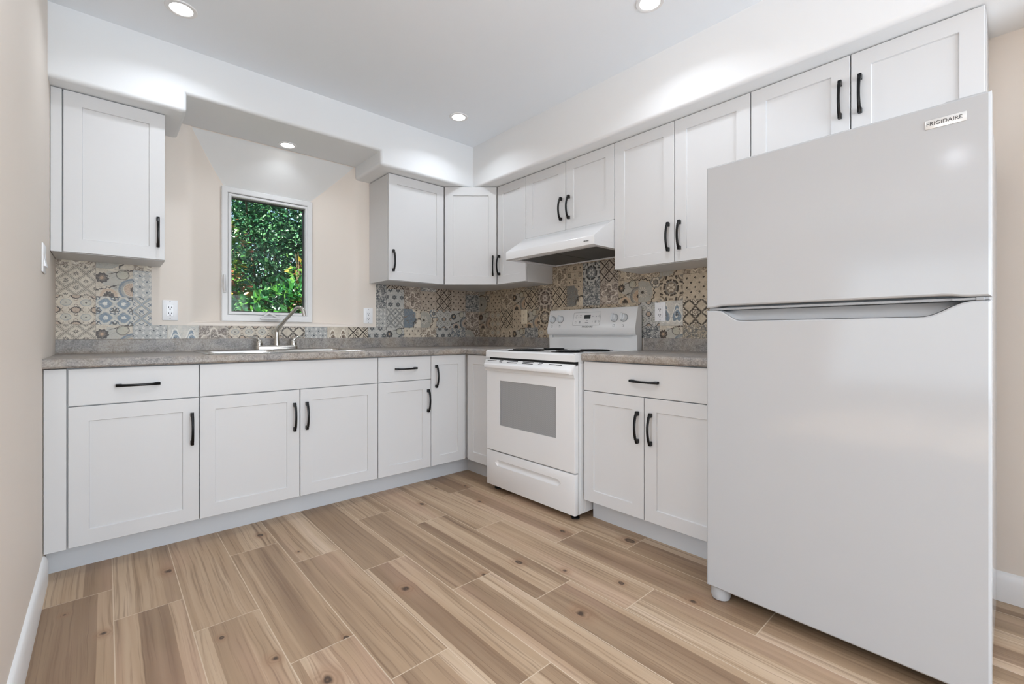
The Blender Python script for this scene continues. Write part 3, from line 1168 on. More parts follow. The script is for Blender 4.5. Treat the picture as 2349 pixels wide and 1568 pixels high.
# ================================================================== CABINETS
def front_mesh(w, h, shaker=True, t=0.019, st=0.063, rec=0.007, ch=0.0015):
    """door or drawer front, face towards -Y, centred on x, bottom at z=0"""
    mb = MB()
    x0, x1, z0, z1 = -w / 2, w / 2, 0.0, h

    def R(i, y):
        return [(x0 + i, y, z0 + i), (x1 - i, y, z0 + i), (x1 - i, y, z1 - i), (x0 + i, y, z1 - i)]

    loops = [R(0.0, t), R(0.0, ch), R(ch, 0.0)]
    if shaker:
        loops += [R(st, 0.0), R(st + 0.0025, rec)]
    mb.loft(loops, True, True, True, smooth=False)
    return mb.mesh('front', sharp=0)


def handle_mesh(L=0.155):
    mb = MB()
    n = 22
    loops = []
    for i in range(n + 1):
        s = -1 + 2 * i / n
        e = max(0.0, (abs(s) - 0.74) / 0.26)
        z = s * L / 2
        y = -(0.013 + 0.019 * (1 - s * s) + (0.003 if e < 0.15 else 0.0))
        w = 0.0050 + 0.0013 * abs(s) ** 2
        th = 0.0034 + 0.0022 * e
        loops.append([(-w, y - th, z), (-w * .6, y - th - .001, z), (w * .6, y - th - .001, z), (w, y - th, z), (w, y + th, z), (-w, y + th, z)])
    mb.loft(loops, True, True, True)
    for sgn in (-1, 1):
        a = sgn * (L / 2 - 0.001)
        b = sgn * (L / 2 - 0.021)
        mb.box((-0.0064, -0.019, min(a, b)), (0.0064, 0.0, max(a, b)), 0.0012, 1)
    return mb.mesh('handle', merge=0)


HANDLE = handle_mesh()
HANDLE.materials.append(M['black'])


def add_handle(parent, x, z, horizontal=False):
    o = bpy.data.objects.new('handle', HANDLE)
    COL.objects.link(o)
    o.parent = parent
    o.location = (x, 0.0, z)
    o['label'] = 'black arched bar handle'
    if horizontal:
        o.rotation_euler = (0, R90, 0)
    return o


GAP = 0.0042


def cabinet(name, label, loc, rz, w, depth, z0, z1, fronts, toe=None, group=None, filler=None, carcass_x=None, cat='cabinet', open_top=False):
    """fronts: (kind, x0, x1, za, zb, handle) in the cabinet's own frame; loc = left end of the door plane on the floor"""
    root = thing(name, label, cat, loc, rz, group)
    c0, c1 = carcass_x or (0.0, w)
    bx = MB()
    if open_top:
        for a, b in (((c0 + .0005, .0215, z0 + .001), (c0 + .0165, depth, z1 - .002)), ((c1 - .0165, .0215, z0 + .001), (c1 - .0005, depth, z1 - .002)),
                     ((c0 + .0165, .0215, z0 + .001), (c1 - .0165, .0375, z1 - .002)), ((c0 + .0165, depth - .012, z0 + .001), (c1 - .0165, depth, z1 - .002)),
                     ((c0 + .0165, .0375, z0 + .001), (c1 - .0165, depth - .012, z0 + .017))):
            bx.box(a, b)
    else:
        bx.box((c0 + 0.0005, 0.0215, z0 + (0.001 if toe else 0.0)), (c1 - 0.0005, depth, z1 - (0.002 if toe else 0.004)))
    bx.build('body', M['cabinet'], root)
    for kind, x0, x1, za, zb, h in fronts:
        ww, hh = (x1 - x0) - GAP, (zb - za) - GAP
        me = front_mesh(ww, hh, kind == 'door')
        o = link('drawer_front' if kind == 'drawer' else ('false_front' if kind == 'false' else 'door'), me, M['cabinet'], root, ((x0 + x1) / 2, 0.0, za + GAP / 2))
        if h:
            if h[0] == 'h':
                add_handle(o, 0.0, h[1] - za - GAP / 2, True)
            else:
                add_handle(o, h[1] - (x0 + x1) / 2, h[2] - za - GAP / 2)
    if toe:
        ta, tb, ty = toe
        MB().box((ta, ty, 0.0), (tb, ty + 0.016, z0 + 0.001)).build('toe_kick', M['toe'], root)
    if filler:
        MB().box((filler[0], 0.0, z0 if not toe else z0), (filler[1], 0.02, z1 - 0.002), 0.001, 1).build('filler_panel', M['cabinet'], root)
    return root


SW = -R90     # rotation of everything that backs on to the stove wall
TY = 0.089
GB = 'white shaker base cabinets'
GU = 'white shaker wall cabinets'
X0, X1, X2, X3, X4 = -2.6547, -2.199, -1.739, -1.2826, -0.9014

# sink wall, local x runs to the right, origin at the door plane
w = X1 - X0
cabinet('base_cabinet', 'white base cabinet with one drawer over one door, beside the left wall', (X0, YB, 0), 0, w, 0.615, ZB, 0.868,
        [('drawer', 0, w, ZD, ZT, ('h', .786)), ('door', 0, w, ZB, ZD, ('v', -2.229 - X0, .559))], toe=(XL - X0 + 0.002, w, TY), group=GB, filler=(XL - X0 + 0.002, -0.003), carcass_x=(XL - X0 + 0.002, w))
w = X3 - X1
cabinet('sink_base_cabinet', 'wide white sink cabinet with a long plain front over two doors', (X1, YB, 0), 0, w, 0.575, ZB, 0.868,
        [('false', 0, w, ZD, ZT, None), ('door', 0, X2 - X1, ZB, ZD, ('v', -1.769 - X1, .559)), ('door', X2 - X1, w, ZB, ZD, ('v', -1.705 - X1, .559))], toe=(0, w, TY), group=GB, open_top=True)
w = X4 - X3
cabinet('base_cabinet', 'narrow white base cabinet with a short drawer over one door, right of the sink cabinet', (X3, YB, 0), 0, w, 0.615, ZB, 0.868,
        [('drawer', 0, w, ZD, ZT, ('h', .788)), ('door', 0, w, ZB, ZD, ('v', -.928 - X3, .565))], toe=(0, w, TY), group=GB)


def corner_base():
    root = thing('corner_base_cabinet', 'white corner base cabinet with folding door in the inner corner', 'cabinet', (X4, YB, 0), 0, GB)
    ox, oy = X4, YB
    mb = MB()
    plan = [(X4 + .001, YB + .0215), (XB + .0215, YB + .0215), (XB + .0215, -0.927), (-0.004, -0.927), (-0.004, -0.006), (X4 + .001, -0.006)]
    mb.prism([(a - ox, b - oy) for a, b in plan], 'z', ZB + .001, 0.866)
    mb.build('body', M['cabinet'], root)
    w = XB - X4
    d1 = link('door', front_mesh(w - GAP - .001, ZT - ZB - GAP), M['cabinet'], root, (w / 2 - .001, 0, ZB + GAP / 2))
    add_handle(d1, -.863 - (X4 + XB) / 2, .722 - ZB)
    w2 = 0.927 + YB
    link('door', front_mesh(w2 - GAP - .020, ZT - ZB - GAP), M['cabinet'], root, (XB - ox, -(w2 / 2 + .010) + 0.0, ZB + GAP / 2), (0, 0, SW))
    t1, t2 = YB + TY, XB + 0.083
    mb = MB()
    plan = [(X4, t1), (t2, t1), (t2, -0.927), (t2 + .016, -0.927), (t2 + .016, t1 + .016), (X4, t1 + .016)]
    mb.prism([(a - ox, b - oy) for a, b in plan], 'z', 0.0, ZB + .001)
    mb.build('toe_kick', M['toe'], root)


corner_base()
Y1, Y2, Y3 = -1.6975, -2.0664, -2.442
w = Y1 - Y3
cabinet('base_cabinet', 'white base cabinet with one drawer over two doors, between stove and refrigerator', (XB, Y1, 0), SW, w, 0.605, ZB, 0.868,
        [('drawer', 0, w, ZD, ZT, ('h', .783)), ('door', 0, Y1 - Y2, ZB, ZD, ('v', Y1 + 2.034, .560)), ('door', Y1 - Y2, w, ZB, ZD, ('v', Y1 + 2.105, .560))],
        toe=(0.0, w, 0.083), group=GB)

# wall cabinets
UD = -YU - 0.001
UL0, UL1, U0, U1 = -2.6847, -2.3058, -1.0576, -0.5959
w = UL1 - UL0
cabinet('wall_cabinet', 'white wall cabinet with one door, left of the window', (UL0, YU, 0), 0, w, UD, ZU0, ZU1,
        [('door', 0, w, ZU0, ZU1, ('v', -2.337 - UL0, 1.533))], group=GU, filler=(XL - UL0 + .002, -0.002), carcass_x=(XL - UL0 + .002, w))
w = U1 - U0
cabinet('wall_cabinet', 'white wall cabinet with one door, just right of the window', (U0, YU, 0), 0, w, UD, ZU0, ZU1,
        [('door', 0, w, ZU0, ZU1, ('v', -1.026 - U0, 1.532))], group=GU)


def corner_wall():
    V0 = -0.5866
    root = thing('corner_wall_cabinet', 'white wall cabinet set diagonally across the corner', 'cabinet', (U1, YU, 0), 0, GU)
    a, b = Vector((U1, YU, 0)), Vector((XU, V0, 0))
    d = (b - a)
    L = d.length
    ang = math.atan2(d.y, d.x)
    n = Vector((-math.sin(ang), math.cos(ang), 0))
    p0, p1 = a + n * .0215, b + n * .0215
    plan = [(p0.x + .001, p0.y), (p1.x, p1.y + .001), (-0.004, V0 + .001), (-0.004, -0.004), (U1 + .001, -0.004)]
    mb = MB()
    mb.prism([(x - U1, y - YU) for x, y in plan], 'z', ZU0, ZU1 - .004)
    mb.build('body', M['cabinet'], root)
    mid = (a + b) / 2
    o = link('door', front_mesh(L - 2 * GAP, ZU1 - ZU0 - GAP), M['cabinet'], root, (mid.x - U1, mid.y - YU, ZU0 + GAP / 2), (0, 0, ang))
    add_handle(o, L / 2 - 0.034, 1.535 - ZU0)


corner_wall()
V0, V1, V2, V3, V4, V5, V6, V7 = -0.5866, -0.9058, -1.2849, -1.6681, -2.0486, -2.430, -2.8116, -3.1907
UDS = -XU - 0.001
ZH = 1.693
cabinet('wall_cabinet', 'narrow white wall cabinet with one door, left of the range hood', (XU, V0, 0), SW, V0 - V1, UDS, ZU0, ZU1,
        [('door', 0, V0 - V1, ZU0, ZU1, ('v', V0 + .6195, 1.5375))], group=GU)
cabinet('wall_cabinet', 'short white wall cabinet with two doors above the range hood', (XU, V1, 0), SW, V1 - V3, UDS, ZH, ZU1,
        [('door', 0, V1 - V2, ZH, ZU1, ('v', V1 + 1.249, 1.839)), ('door', V1 - V2, V1 - V3, ZH, ZU1, ('v', V1 + 1.317, 1.838))], group=GU)
cabinet('wall_cabinet', 'tall white wall cabinet with two doors between range hood and refrigerator', (XU, V3, 0), SW, V3 - V5, UDS, ZU0, ZU1,
        [('door', 0, V3 - V4, ZU0, ZU1, ('v', V3 + 2.016, 1.532)), ('door', V3 - V4, V3 - V5, ZU0, ZU1, ('v', V3 + 2.080, 1.533))], group=GU)
ZF = 1.735
cabinet('wall_cabinet', 'short white wall cabinet with two doors above the refrigerator', (XU, V5, 0), SW, V5 - V7, UDS, ZF, ZU1,
        [('door', 0, V5 - V6, ZF, ZU1, ('v', V5 + 2.778, 1.971)), ('door', V5 - V6, V5 - V7, ZF, ZU1, ('v', V5 + 2.844, 1.971))], group=GU)


# ================================================================== WORKTOPS
def top_profile():
    """(distance from wall, z): flat top with rolled front edge and upstand"""
    D = 0.6476
    pts = [(0.0, 0.870), (0.0, ZBS)]
    pts += [(0.017, ZBS), (0.020, ZBS - 0.004)]
    for k in range(5):                                  # cove
        a = math.radians(180 + 90 * k / 4)
        pts.append((0.032 + 0.012 * math.cos(a), ZCT + 0.012 + 0.012 * math.sin(a)))
    for k in range(7):                                  # rolled edge
        a = math.radians(90 - 90 * k / 6)
        pts.append((D - 0.014 + 0.014 * math.cos(a), ZCT - 0.014 + 0.014 * math.sin(a)))
    pts += [(D, 0.878), (D - 0.006, 0.870)]
    return pts


def build_tops():
    prof = top_profile()
    k = 0.632 / 0.6476
    mb = MB()
    e = 0.0005
    mb.loft([[(XL + e, -d - e, z) for d, z in prof], [(-d * k - e, -d - e, z) for d, z in prof], [(-d * k - e, -0.924, z) for d, z in prof]], True, True, True)
    o = mb.build('worktop', M['laminate'], sharp=35)
    boolean(o, [MB().box((-2.13, -0.555, 0.8), (-1.35, -0.085, 1.2)).mesh('c')])
    o.data.set_sharp_from_angle(angle=math.radians(35))
    tag(o, 'grey laminate worktop turning the corner, holding the sink', 'worktop', 'grey laminate worktops')
    mb = MB()
    mb.loft([[(-d * k - e, -1.699, z) for d, z in prof], [(-d * k - e, -2.4445, z) for d, z in prof]], True, True, True)
    o = mb.build('worktop', M['laminate'], sharp=35)
    tag(o, 'short grey laminate worktop between stove and refrigerator', 'worktop', 'grey laminate worktops')


build_tops()


# ================================================================== SINK AND FAUCET
def build_sink():
    cx, cy = -1.74, -0.312
    root = thing('kitchen_sink', 'stainless steel double-bowl sink dropped into the grey worktop', 'sink', (cx, cy, ZCT))
    hw, hd = 0.420, 0.262
    mb = MB()
    bm = mb.bm
    lo = lambda i, z, r: [(x, y, z) for x, y in rrect(-hw + i, -hd + i, hw - i, hd - i, r, 6)]
    loops = [lo(0.0, 0.0008, .03), lo(0.002, 0.0035, .03), lo(0.008, 0.0065, .026), lo(0.014, 0.0045, .022)]
    rows = [[bm.verts.new(p) for p in lp] for lp in loops]
    n = len(rows[0])
    for a, b in zip(rows[:-1], rows[1:]):
        for i in range(n):
            f = bm.faces.new((a[i], a[(i + 1) % n], b[(i + 1) % n], b[i]))
            f.smooth = True
    edges = [bm.edges.get((rows[-1][i], rows[-1][(i + 1) % n])) for i in range(n)]
    for x0, x1 in ((-0.385, -0.014), (0.014, 0.385)):
        prev = None
        for i, z, r in ((0.0, 0.0045, .05), (0.004, 0.002, .05), (0.007, -0.01, .05), (0.012, -0.12, .05), (0.03, -0.165, .05), (0.07, -0.176, .05)):
            lp = [bm.verts.new((x, y, z)) for x, y in rrect(x0 + i, -0.225 + i, x1 - i, 0.175 - i, r, 6)]
            if prev is None:
                edges += [bm.edges.new((lp[q], lp[(q + 1) % len(lp)])) for q in range(len(lp))]
            else:
                for q in range(len(lp)):
                    f = bm.faces.new((prev[q], prev[(q + 1) % len(lp)], lp[(q + 1) % len(lp)], lp[q]))
                    f.smooth = True
            prev = lp
        bm.faces.new(prev)
    bmesh.ops.triangle_fill(bm, use_beauty=True, edges=edges)
    mb.build('basin', M['steel'], root, merge=0)
    for x in (-0.2, 0.2):
        MB().lathe([(0.045, -0.1755), (0.045, -0.172), (0.036, -0.172), (0.03, -0.174), (0.004, -0.174)], 20, (x, -0.025, 0)).build('drain_strainer', M['chrome'], root)


def build_faucet():
    bx, by = -1.72, -0.088
    z = ZCT + 0.0065
    root = thing('faucet', 'chrome two-handle kitchen faucet with angled gooseneck spout', 'faucet', (bx, by, z))
    mb = MB()
    prof = rrect(-0.126, -0.026, 0.126, 0.026, 0.026, 8)
    mb.loft([[(x * s, y * s2, h) for x, y in prof] for s, s2, h in ((1, 1, 0), (1, 1, 0.014), (0.985, 0.93, 0.021), (0.96, 0.8, 0.025))], True, True, True)
    mb.build('base_plate', M['chrome'], root)
    mb = MB()
    mb.lathe([(0.019, 0.022), (0.018, 0.04), (0.0135, 0.075), (0.0125, 0.11)], 18)
    d = Vector((0.13, -0.12, 0)).normalized()
    path = [(0, 0.105), (0.001, 0.120), (0.008, 0.132), (0.06, 0.190), (0.112, 0.246), (0.124, 0.259), (0.138, 0.268), (0.154, 0.267), (0.166, 0.256), (0.173, 0.238), (0.178, 0.213)]
    mb.tube([(d.x * a, d.y * a, h) for a, h in path], [.0125, .0128, .0125, .011, .0108, .0112, .0115, .0115, .0115, .0125, .0135], 14)
    mb.build('spout', M['chrome'], root)
    for sg in (-1, 1):
        mb = MB()
        x = sg * 0.101
        mb.lathe([(0.021, 0.022), (0.0205, 0.035), (0.017, 0.050), (0.014, 0.056), (0.006, 0.060)], 18, (x, 0, 0))
        mb.tube([(x - sg * .006, 0, .050), (x + sg * .008, -.002, .066), (x + sg * .022, -.004, .0745), (x + sg * .045, -.006, .077), (x + sg * .068, -.008, .079)],
                [(.012, .010), (.011, .008), (.009, .006), (.008, .0045), (.006, .0035)], 12)
        mb.build('lever_handle', M['chrome'], root)


build_sink()
build_faucet()


# ================================================================== RANGE
def build_range():
    XR, R0 = -0.672, -0.932
    W = 0.757
    root = thing('range', 'white freestanding electric coil stove with oven', 'stove', (XR, R0, 0), SW)
    A = M['appliance']
    mb = MB()
    mb.box((0.004, 0.034, 0.036), (W - 0.004, 0.640, 0.866))
    for k in range(3):
        mb.box((W - 0.005, 0.050 + k * 0.018, 0.045), (W - 0.0015, 0.058 + k * 0.018, 0.85), 0.001, 1)
    mb.build('body', A, root)
    # cooktop
    mb = MB()
    prof = [(-0.004, 0.862), (-0.004, 0.897), (0.003, 0.904), (0.016, 0.907), (0.030, 0.9055), (0.585, 0.9055), (0.600, 0.909), (0.605, 0.909), (0.605, 0.862)]
    mb.loft([[(x, y, z) for y, z in prof] for x in (0.0, W)], True, True, True, smooth=False)
    mb.box((0.0, 0.0, 0.903), (0.014, 0.59, 0.9085), 0.002)
    mb.box((W - 0.014, 0.0, 0.903), (W, 0.59, 0.9085), 0.002)
    mb.build('cooktop', A, root, merge=0)
    for bx, by, r in ((0.205, 0.165, 0.098), (0.20, 0.43, 0.076), (0.555, 0.165, 0.076), (0.555, 0.42, 0.098)):
        mb = MB()
        mb.lathe([(r + 0.022, 0.9056), (r + 0.019, 0.9078), (r + 0.010, 0.9072), (r * 0.6, 0.9062), (0.01, 0.906)], 36, (bx, by, 0))
        pan = mb.build('burner', M['coil'], root)
        mb = MB()
        pts = []
        turns = 4.5 if r > 0.09 else 3.5
        N = int(turns * 28)
        for i in range(N + 1):
            f = i / N
            a = f * turns * 2 * math.pi
            rr = 0.018 + (r - 0.018) * f
            pts.append((bx + rr * math.cos(a), by + rr * math.sin(a), 0.9115))
        mb.tube(pts, (0.006, 0.0032), 6)
        for k in range(3):
            a = k * 2 * math.pi / 3 + 0.5
            mb.tube([(bx, by, 0.910), (bx + r * math.cos(a), by + r * math.sin(a), 0.910)], 0.0025, 6)
        mb.build('coil', M['coil'], pan)
    # oven door with window
    mb = MB()
    mb.box((0.003, 0.0, 0.262), (W - 0.003, 0.031, 0.838), 0.004)
    door = mb.build('oven_door', A, root)
    boolean(door, [MB().box((0.133, -0.02, 0.431), (0.617, 0.012, 0.716)).mesh('c')])
    for p in door.data.polygons:
        p.use_smooth = False
    MB().box((0.1335, 0.004, 0.4315), (0.6165, 0.0115, 0.7155)).build('oven_window', M['oven_glass'], door)
    tagp = door.children[0]
    tagp['label'] = 'grey tinted oven window'
    mb = MB()
    mb.box((0.145, 0.0025, 0.436), (0.149, 0.0045, 0.711))
    mb.build('window_edge', M['shade_grey'], door)
    # handle band moulded with the door top
    mb = MB()
    prof = [(0.002, 0.773), (-0.007, 0.7745), (-0.009, 0.780), (-0.010, 0.7905), (-0.026, 0.792), (-0.034, 0.798), (-0.037, 0.808), (-0.036, 0.818), (-0.032, 0.823), (-0.024, 0.8275), (-0.006, 0.847), (0.002, 0.848)]
    loops = []
    xs = [0.0, 0.006, 0.020, W - 0.036, W - 0.022, W - 0.012, W]
    bl = [0.22, 0.30, 1.0, 1.0, 0.75, 0.24, 0.22]
    for x, b in zip(xs, bl):
        loops.append([(x, (y if y > -0.0101 else -0.0101 + (y + 0.0101) * b), z) for y, z in prof])
    mb.loft(loops, True, True, True)
    hb = mb.build('door_handle', A, door, sharp=30)
    for a, b, rows in ((0.028, 0.118, (0,)), (0.150, 0.178, (0, 1)), (0.222, 0.315, (0, 1)), (0.358, 0.450, (0, 1)), (0.494, 0.524, (0, 1)), (0.575, 0.672, (0,))):
        for q in rows:
            f = 0.34 if len(rows) == 1 else (0.14 if q == 0 else 0.56)
            y, z = -0.006 - 0.018 * f, 0.847 - 0.0195 * f
            ty, tz = -0.018 * 0.085, -0.0195 * 0.085
            ny, nz = -0.0006, 0.0005
            mb = MB()
            sec = [(y - ty + ny, z - tz + nz), (y + ty + ny, z + tz + nz), (y + ty - 4 * ny, z + tz - 4 * nz), (y - ty - 4 * ny, z - tz - 4 * nz)]
            mb.loft([[(x, p, q2) for p, q2 in sec] for x in (a, b)], True, True, True, smooth=False)
            mb.build('vent_slot', M['dark'], hb, merge=0)
    # dark gap under the cooktop lip
    MB().box((0.030, 0.006, 0.846), (W - 0.008, 0.033, 0.862)).build('vent_gap', M['dark'], root)
    # storage drawer with finger scoop
    mb = MB()
    mb.box((0.003, 0.0, 0.034), (W - 0.003, 0.031, 0.256), 0.004)
    dr = mb.build('storage_drawer', A, root)
    cm = MB()
    loops = []
    x0, x1 = 0.086, 0.655
    for i in range(25):
        f = i / 24.0
        x = x0 + (x1 - x0) * f
        e = min(f, 1 - f)
        s = math.sqrt(max(0.0, 1 - max(0.0, 1 - e / 0.035) ** 2)) * 0.995 + 0.005
        loops.append([(x, -0.024 * s * math.cos(a) * 0.0 + (0.016 * s * math.cos(a) if math.cos(a) > 0 else 0.012 * s * math.cos(a)) - 0.002, 0.187 + 0.020 * s * math.sin(a)) for a in [2 * math.pi * k / 16 for k in range(16)]])
    cm.loft(loops, True, True, True)
    boolean(dr, [cm.mesh('c')])
    for p in dr.data.polygons:
        p.use_smooth = True
    dr.data.set_sharp_from_angle(angle=math.radians(30))
    for fx, fy in ((0.05, 0.06), (W - 0.05, 0.06), (0.05, 0.60), (W - 0.05, 0.60)):
        MB().lathe([(0.024, 0.0), (0.024, 0.006), (0.012, 0.010), (0.012, 0.038)], 16, (fx, fy, 0)).build('leg', M['coil'], root)
    # control panel (back guard)
    mb = MB()
    prof = [(0.600, 0.9085), (0.598, 0.985), (0.612, 0.986), (0.612, 1.004), (0.586, 1.006), (0.580, 1.012), (0.574, 1.046), (0.576, 1.052), (0.607, 1.180), (0.614, 1.186), (0.640, 1.186), (0.650, 1.176), (0.652, 0.9085)]
    mb.loft([[(x, y, z) for y, z in prof] for x in (0.004, W - 0.004)], True, True, True, smooth=False)
    mb.box((0.0036, 0.5965, 0.9845), (0.034, 0.62, 1.0068))
    mb.box((W - 0.036, 0.5965, 0.9845), (W - 0.0036, 0.62, 1.0068))
    cp = mb.build('control_panel', A, root, merge=0)
    n = Vector((0.0, -(1.180 - 1.052), 0.607 - 0.576)).normalized()       # panel normal
    tilt = math.atan2(0.607 - 0.576, 1.180 - 1.052)

    def onp(x, z, off=0.0):
        y = 0.576 + (z - 1.052) * (0.607 - 0.576) / (1.180 - 1.052)
        return (x, y + n.y * off, z + n.z * off)

    rot = (R90 - tilt, 0, 0)
    Rm = Matrix.Rotation(R90 - tilt, 4, 'X')
    for ky in (-0.979, -1.056, -1.522, -1.594):
        mb = MB()
        mb.lathe([(0.0245, 0.003), (0.0235, 0.009), (0.021, 0.022), (0.018, 0.025)], 28)
        mb.box((-0.0055, -0.021, 0.0), (0.0055, 0.024, 0.034), 0.002)
        kb = mb.build('knob', M['knob_grey'], cp, onp(R0 - ky, 1.116), rot, merge=0)
        MB().lathe([(0.0275, 0.0), (0.0275, 0.0025), (0.024, 0.0034)], 28).build('knob_shade_ring', M['shade_grey'], kb)  # grey ring paints the shade beneath each knob
    # touch panel outline, display, print
    mb = MB()
    a, b, c, d = R0 + 1.173, R0 + 1.408, 1.070, 1.162
    ro, ri = rrect(0, 0, a - b, d - c, 0.006), None
    ww, hh = b - a, 0.094
    ww = abs(ww)
    o1 = rrect(-ww / 2, -hh / 2, ww / 2, hh / 2, 0.006, 4)
    o2 = rrect(-ww / 2 + .0018, -hh / 2 + .0018, ww / 2 - .0018, hh / 2 - .0018, 0.005, 4)
    mb.loft([[(x, y, 0.0) for x, y in o1], [(x, y, 0.0008) for x, y in o1], [(x, y, 0.0008) for x, y in o2], [(x, y, 0.0) for x, y in o2]], True, smooth=False)
    mb.build('touch_panel', M['ink_pale'], cp, onp(R0 + 1.290 + 2 * (-R0) if False else 1.291 + R0, 1.116), rot)
    mb = MB()
    mb.box((-0.027, -0.0135, 0.0), (0.027, 0.0135, 0.0012), 0.0006, 1)
    mb.build('display', M['screen'], cp, onp(1.297 + R0, 1.130), rot)
    # small printed key symbols: rings, squares, bars and arrowheads
    for x, z, sh in ((1.200, 1.128, 'ring'), (1.222, 1.128, 'bar'), (1.240, 1.128, 'arrow'), (1.203, 1.142, 'dash'), (1.238, 1.142, 'dash'), (1.200, 1.092, 'square'), (1.236, 1.092, 'grid'),
                     (1.297, 1.104, 'dash'), (1.297, 1.090, 'long'), (1.345, 1.132, 'arrow'), (1.345, 1.096, 'bar'), (1.374, 1.130, 'arrow'), (1.397, 1.132, 'ring'), (1.397, 1.146, 'dash'), (1.372, 1.096, 'grid'), (1.397, 1.096, 'ring')):
        mb = MB()
        if sh == 'ring':
            mb.lathe([(0.0045, 0), (0.0045, 0.0007), (0.0062, 0.0007), (0.0062, 0)], 16, cap=False)
        elif sh == 'square':
            o1, o2 = rrect(-.006, -.0065, .006, .0065, .002, 3), rrect(-.0044, -.0049, .0044, .0049, .001, 3)
            mb.loft([[(p, q, 0.0007) for p, q in o1], [(p, q, 0.0007) for p, q in o2]], True, smooth=False)
        elif sh == 'arrow':
            mb.prism([(-.004, -.004), (.005, 0.0), (-.004, .004)], 'z', 0.0, 0.0007)
        elif sh == 'grid':
            mb.box((-.006, -.0065, 0), (.006, -.001, .0007))
            mb.box((-.006, .001, 0), (.006, .0065, .0007))
        else:
            hw, hh = {'bar': (.0016, .005), 'dash': (.007, .0013), 'long': (.014, .0025)}[sh]
            mb.box((-hw, -hh, 0), (hw, hh, .0007))
        mb.build('key_symbol', M['ink_pale'], cp, onp(x + R0, z, 0.0002), rot, merge=0)
    text('FRIGIDAIRE', 0.0165, 'brand_lettering', M['ink'], cp, onp(1.308 + R0, 1.0605, 0.0002), rot, sx=1.1)
    for x, cu, cv in ((0.979, -1, -1), (1.056, -1, 1), (1.522, 1, 1), (1.594, 1, -1)):
        mb = MB()
        o1, o2 = rrect(-.0075, -.0075, .0075, .0075, .0015, 3), rrect(-.006, -.006, .006, .006, .001, 3)
        mb.loft([[(p, q, 0.0007) for p, q in o1], [(p, q, 0.0007) for p, q in o2]], True, smooth=False)
        mb.lathe([(.0034, 0.0), (.0034, .0009)], 12, (cu * .0045, cv * .0045, 0))
        mb.build('burner_mark', M['ink_pale'], cp, onp(x + R0, 1.067), rot, merge=0)
        MB().lathe([(.0028, 0.0), (.0028, .0008)], 12).build('off_mark', M['ink'], cp, onp(x + R0 - 0.026, 1.147, 0.0002), rot)


build_range()


# ================================================================== RANGE HOOD
def build_hood():
    XH, H0 = -0.480, V1
    W = V1 - V3 - 0.004
    root = thing('range_hood', 'white sloped range hood under the short cabinet above the stove', 'range hood', (XH, H0 - 0.002, 0), SW)
    ZL = 1.520
    mb = MB()
    prof = [(0.006, ZL), (0.0, ZL + 0.004), (0.0, 1.570), (0.006, 1.578), (0.178, 1.6905), (0.186, 1.6915), (0.478, 1.6915), (0.478, ZL), (0.470, ZL), (0.470, ZL + 0.03), (0.062, ZL + 0.03), (0.062, ZL)]
    loops = [[(x, y, z) for y, z in prof] for x in (0.0, W)]
    mb.loft(loops, True, True, True, smooth=False)
    mb.box((0.0006, 0.05, ZL + 0.0004), (0.035, 0.4705, ZL + 0.031))
    mb.box((W - 0.035, 0.05, ZL + 0.0004), (W - 0.0006, 0.4705, ZL + 0.031))
    mb.build('shell', M['appliance'], root, merge=0)
    for a, b in ((0.036, W / 2 - 0.004), (W / 2 + 0.004, W - 0.036)):
        mb = MB()
        mb.box((a, 0.064, ZL + 0.008), (b, 0.469, ZL + 0.016), 0.002, 1)
        f = mb.build('filter', M['filter'], root)
        MB().box(((a + b) / 2 - 0.02, 0.075, ZL + 0.004), ((a + b) / 2 + 0.02, 0.085, ZL + 0.009), 0.001, 1).build('filter_catch', M['steel'], f)
    MB().box((0.036, 0.062, ZL + 0.017), (W - 0.036, 0.470, ZL + 0.029)).build('liner', M['dark'], root)
    mb = MB()
    mb.box((0.20, 0.012, ZL - 0.002), (0.235, 0.05, ZL + 0.002), 0.001, 1)
    mb.build('fan_switch', M['knob_grey'], root)
    MB().box((0.55, 0.012, ZL - 0.002), (0.585, 0.05, ZL + 0.002), 0.001, 1).build('light_switch', M['knob_grey'], root)
    text('BROAN', 0.0105, 'brand_lettering', M['ink'], root, (0.70, -0.0007, 1.5465), (R90, 0, 0))


build_hood()


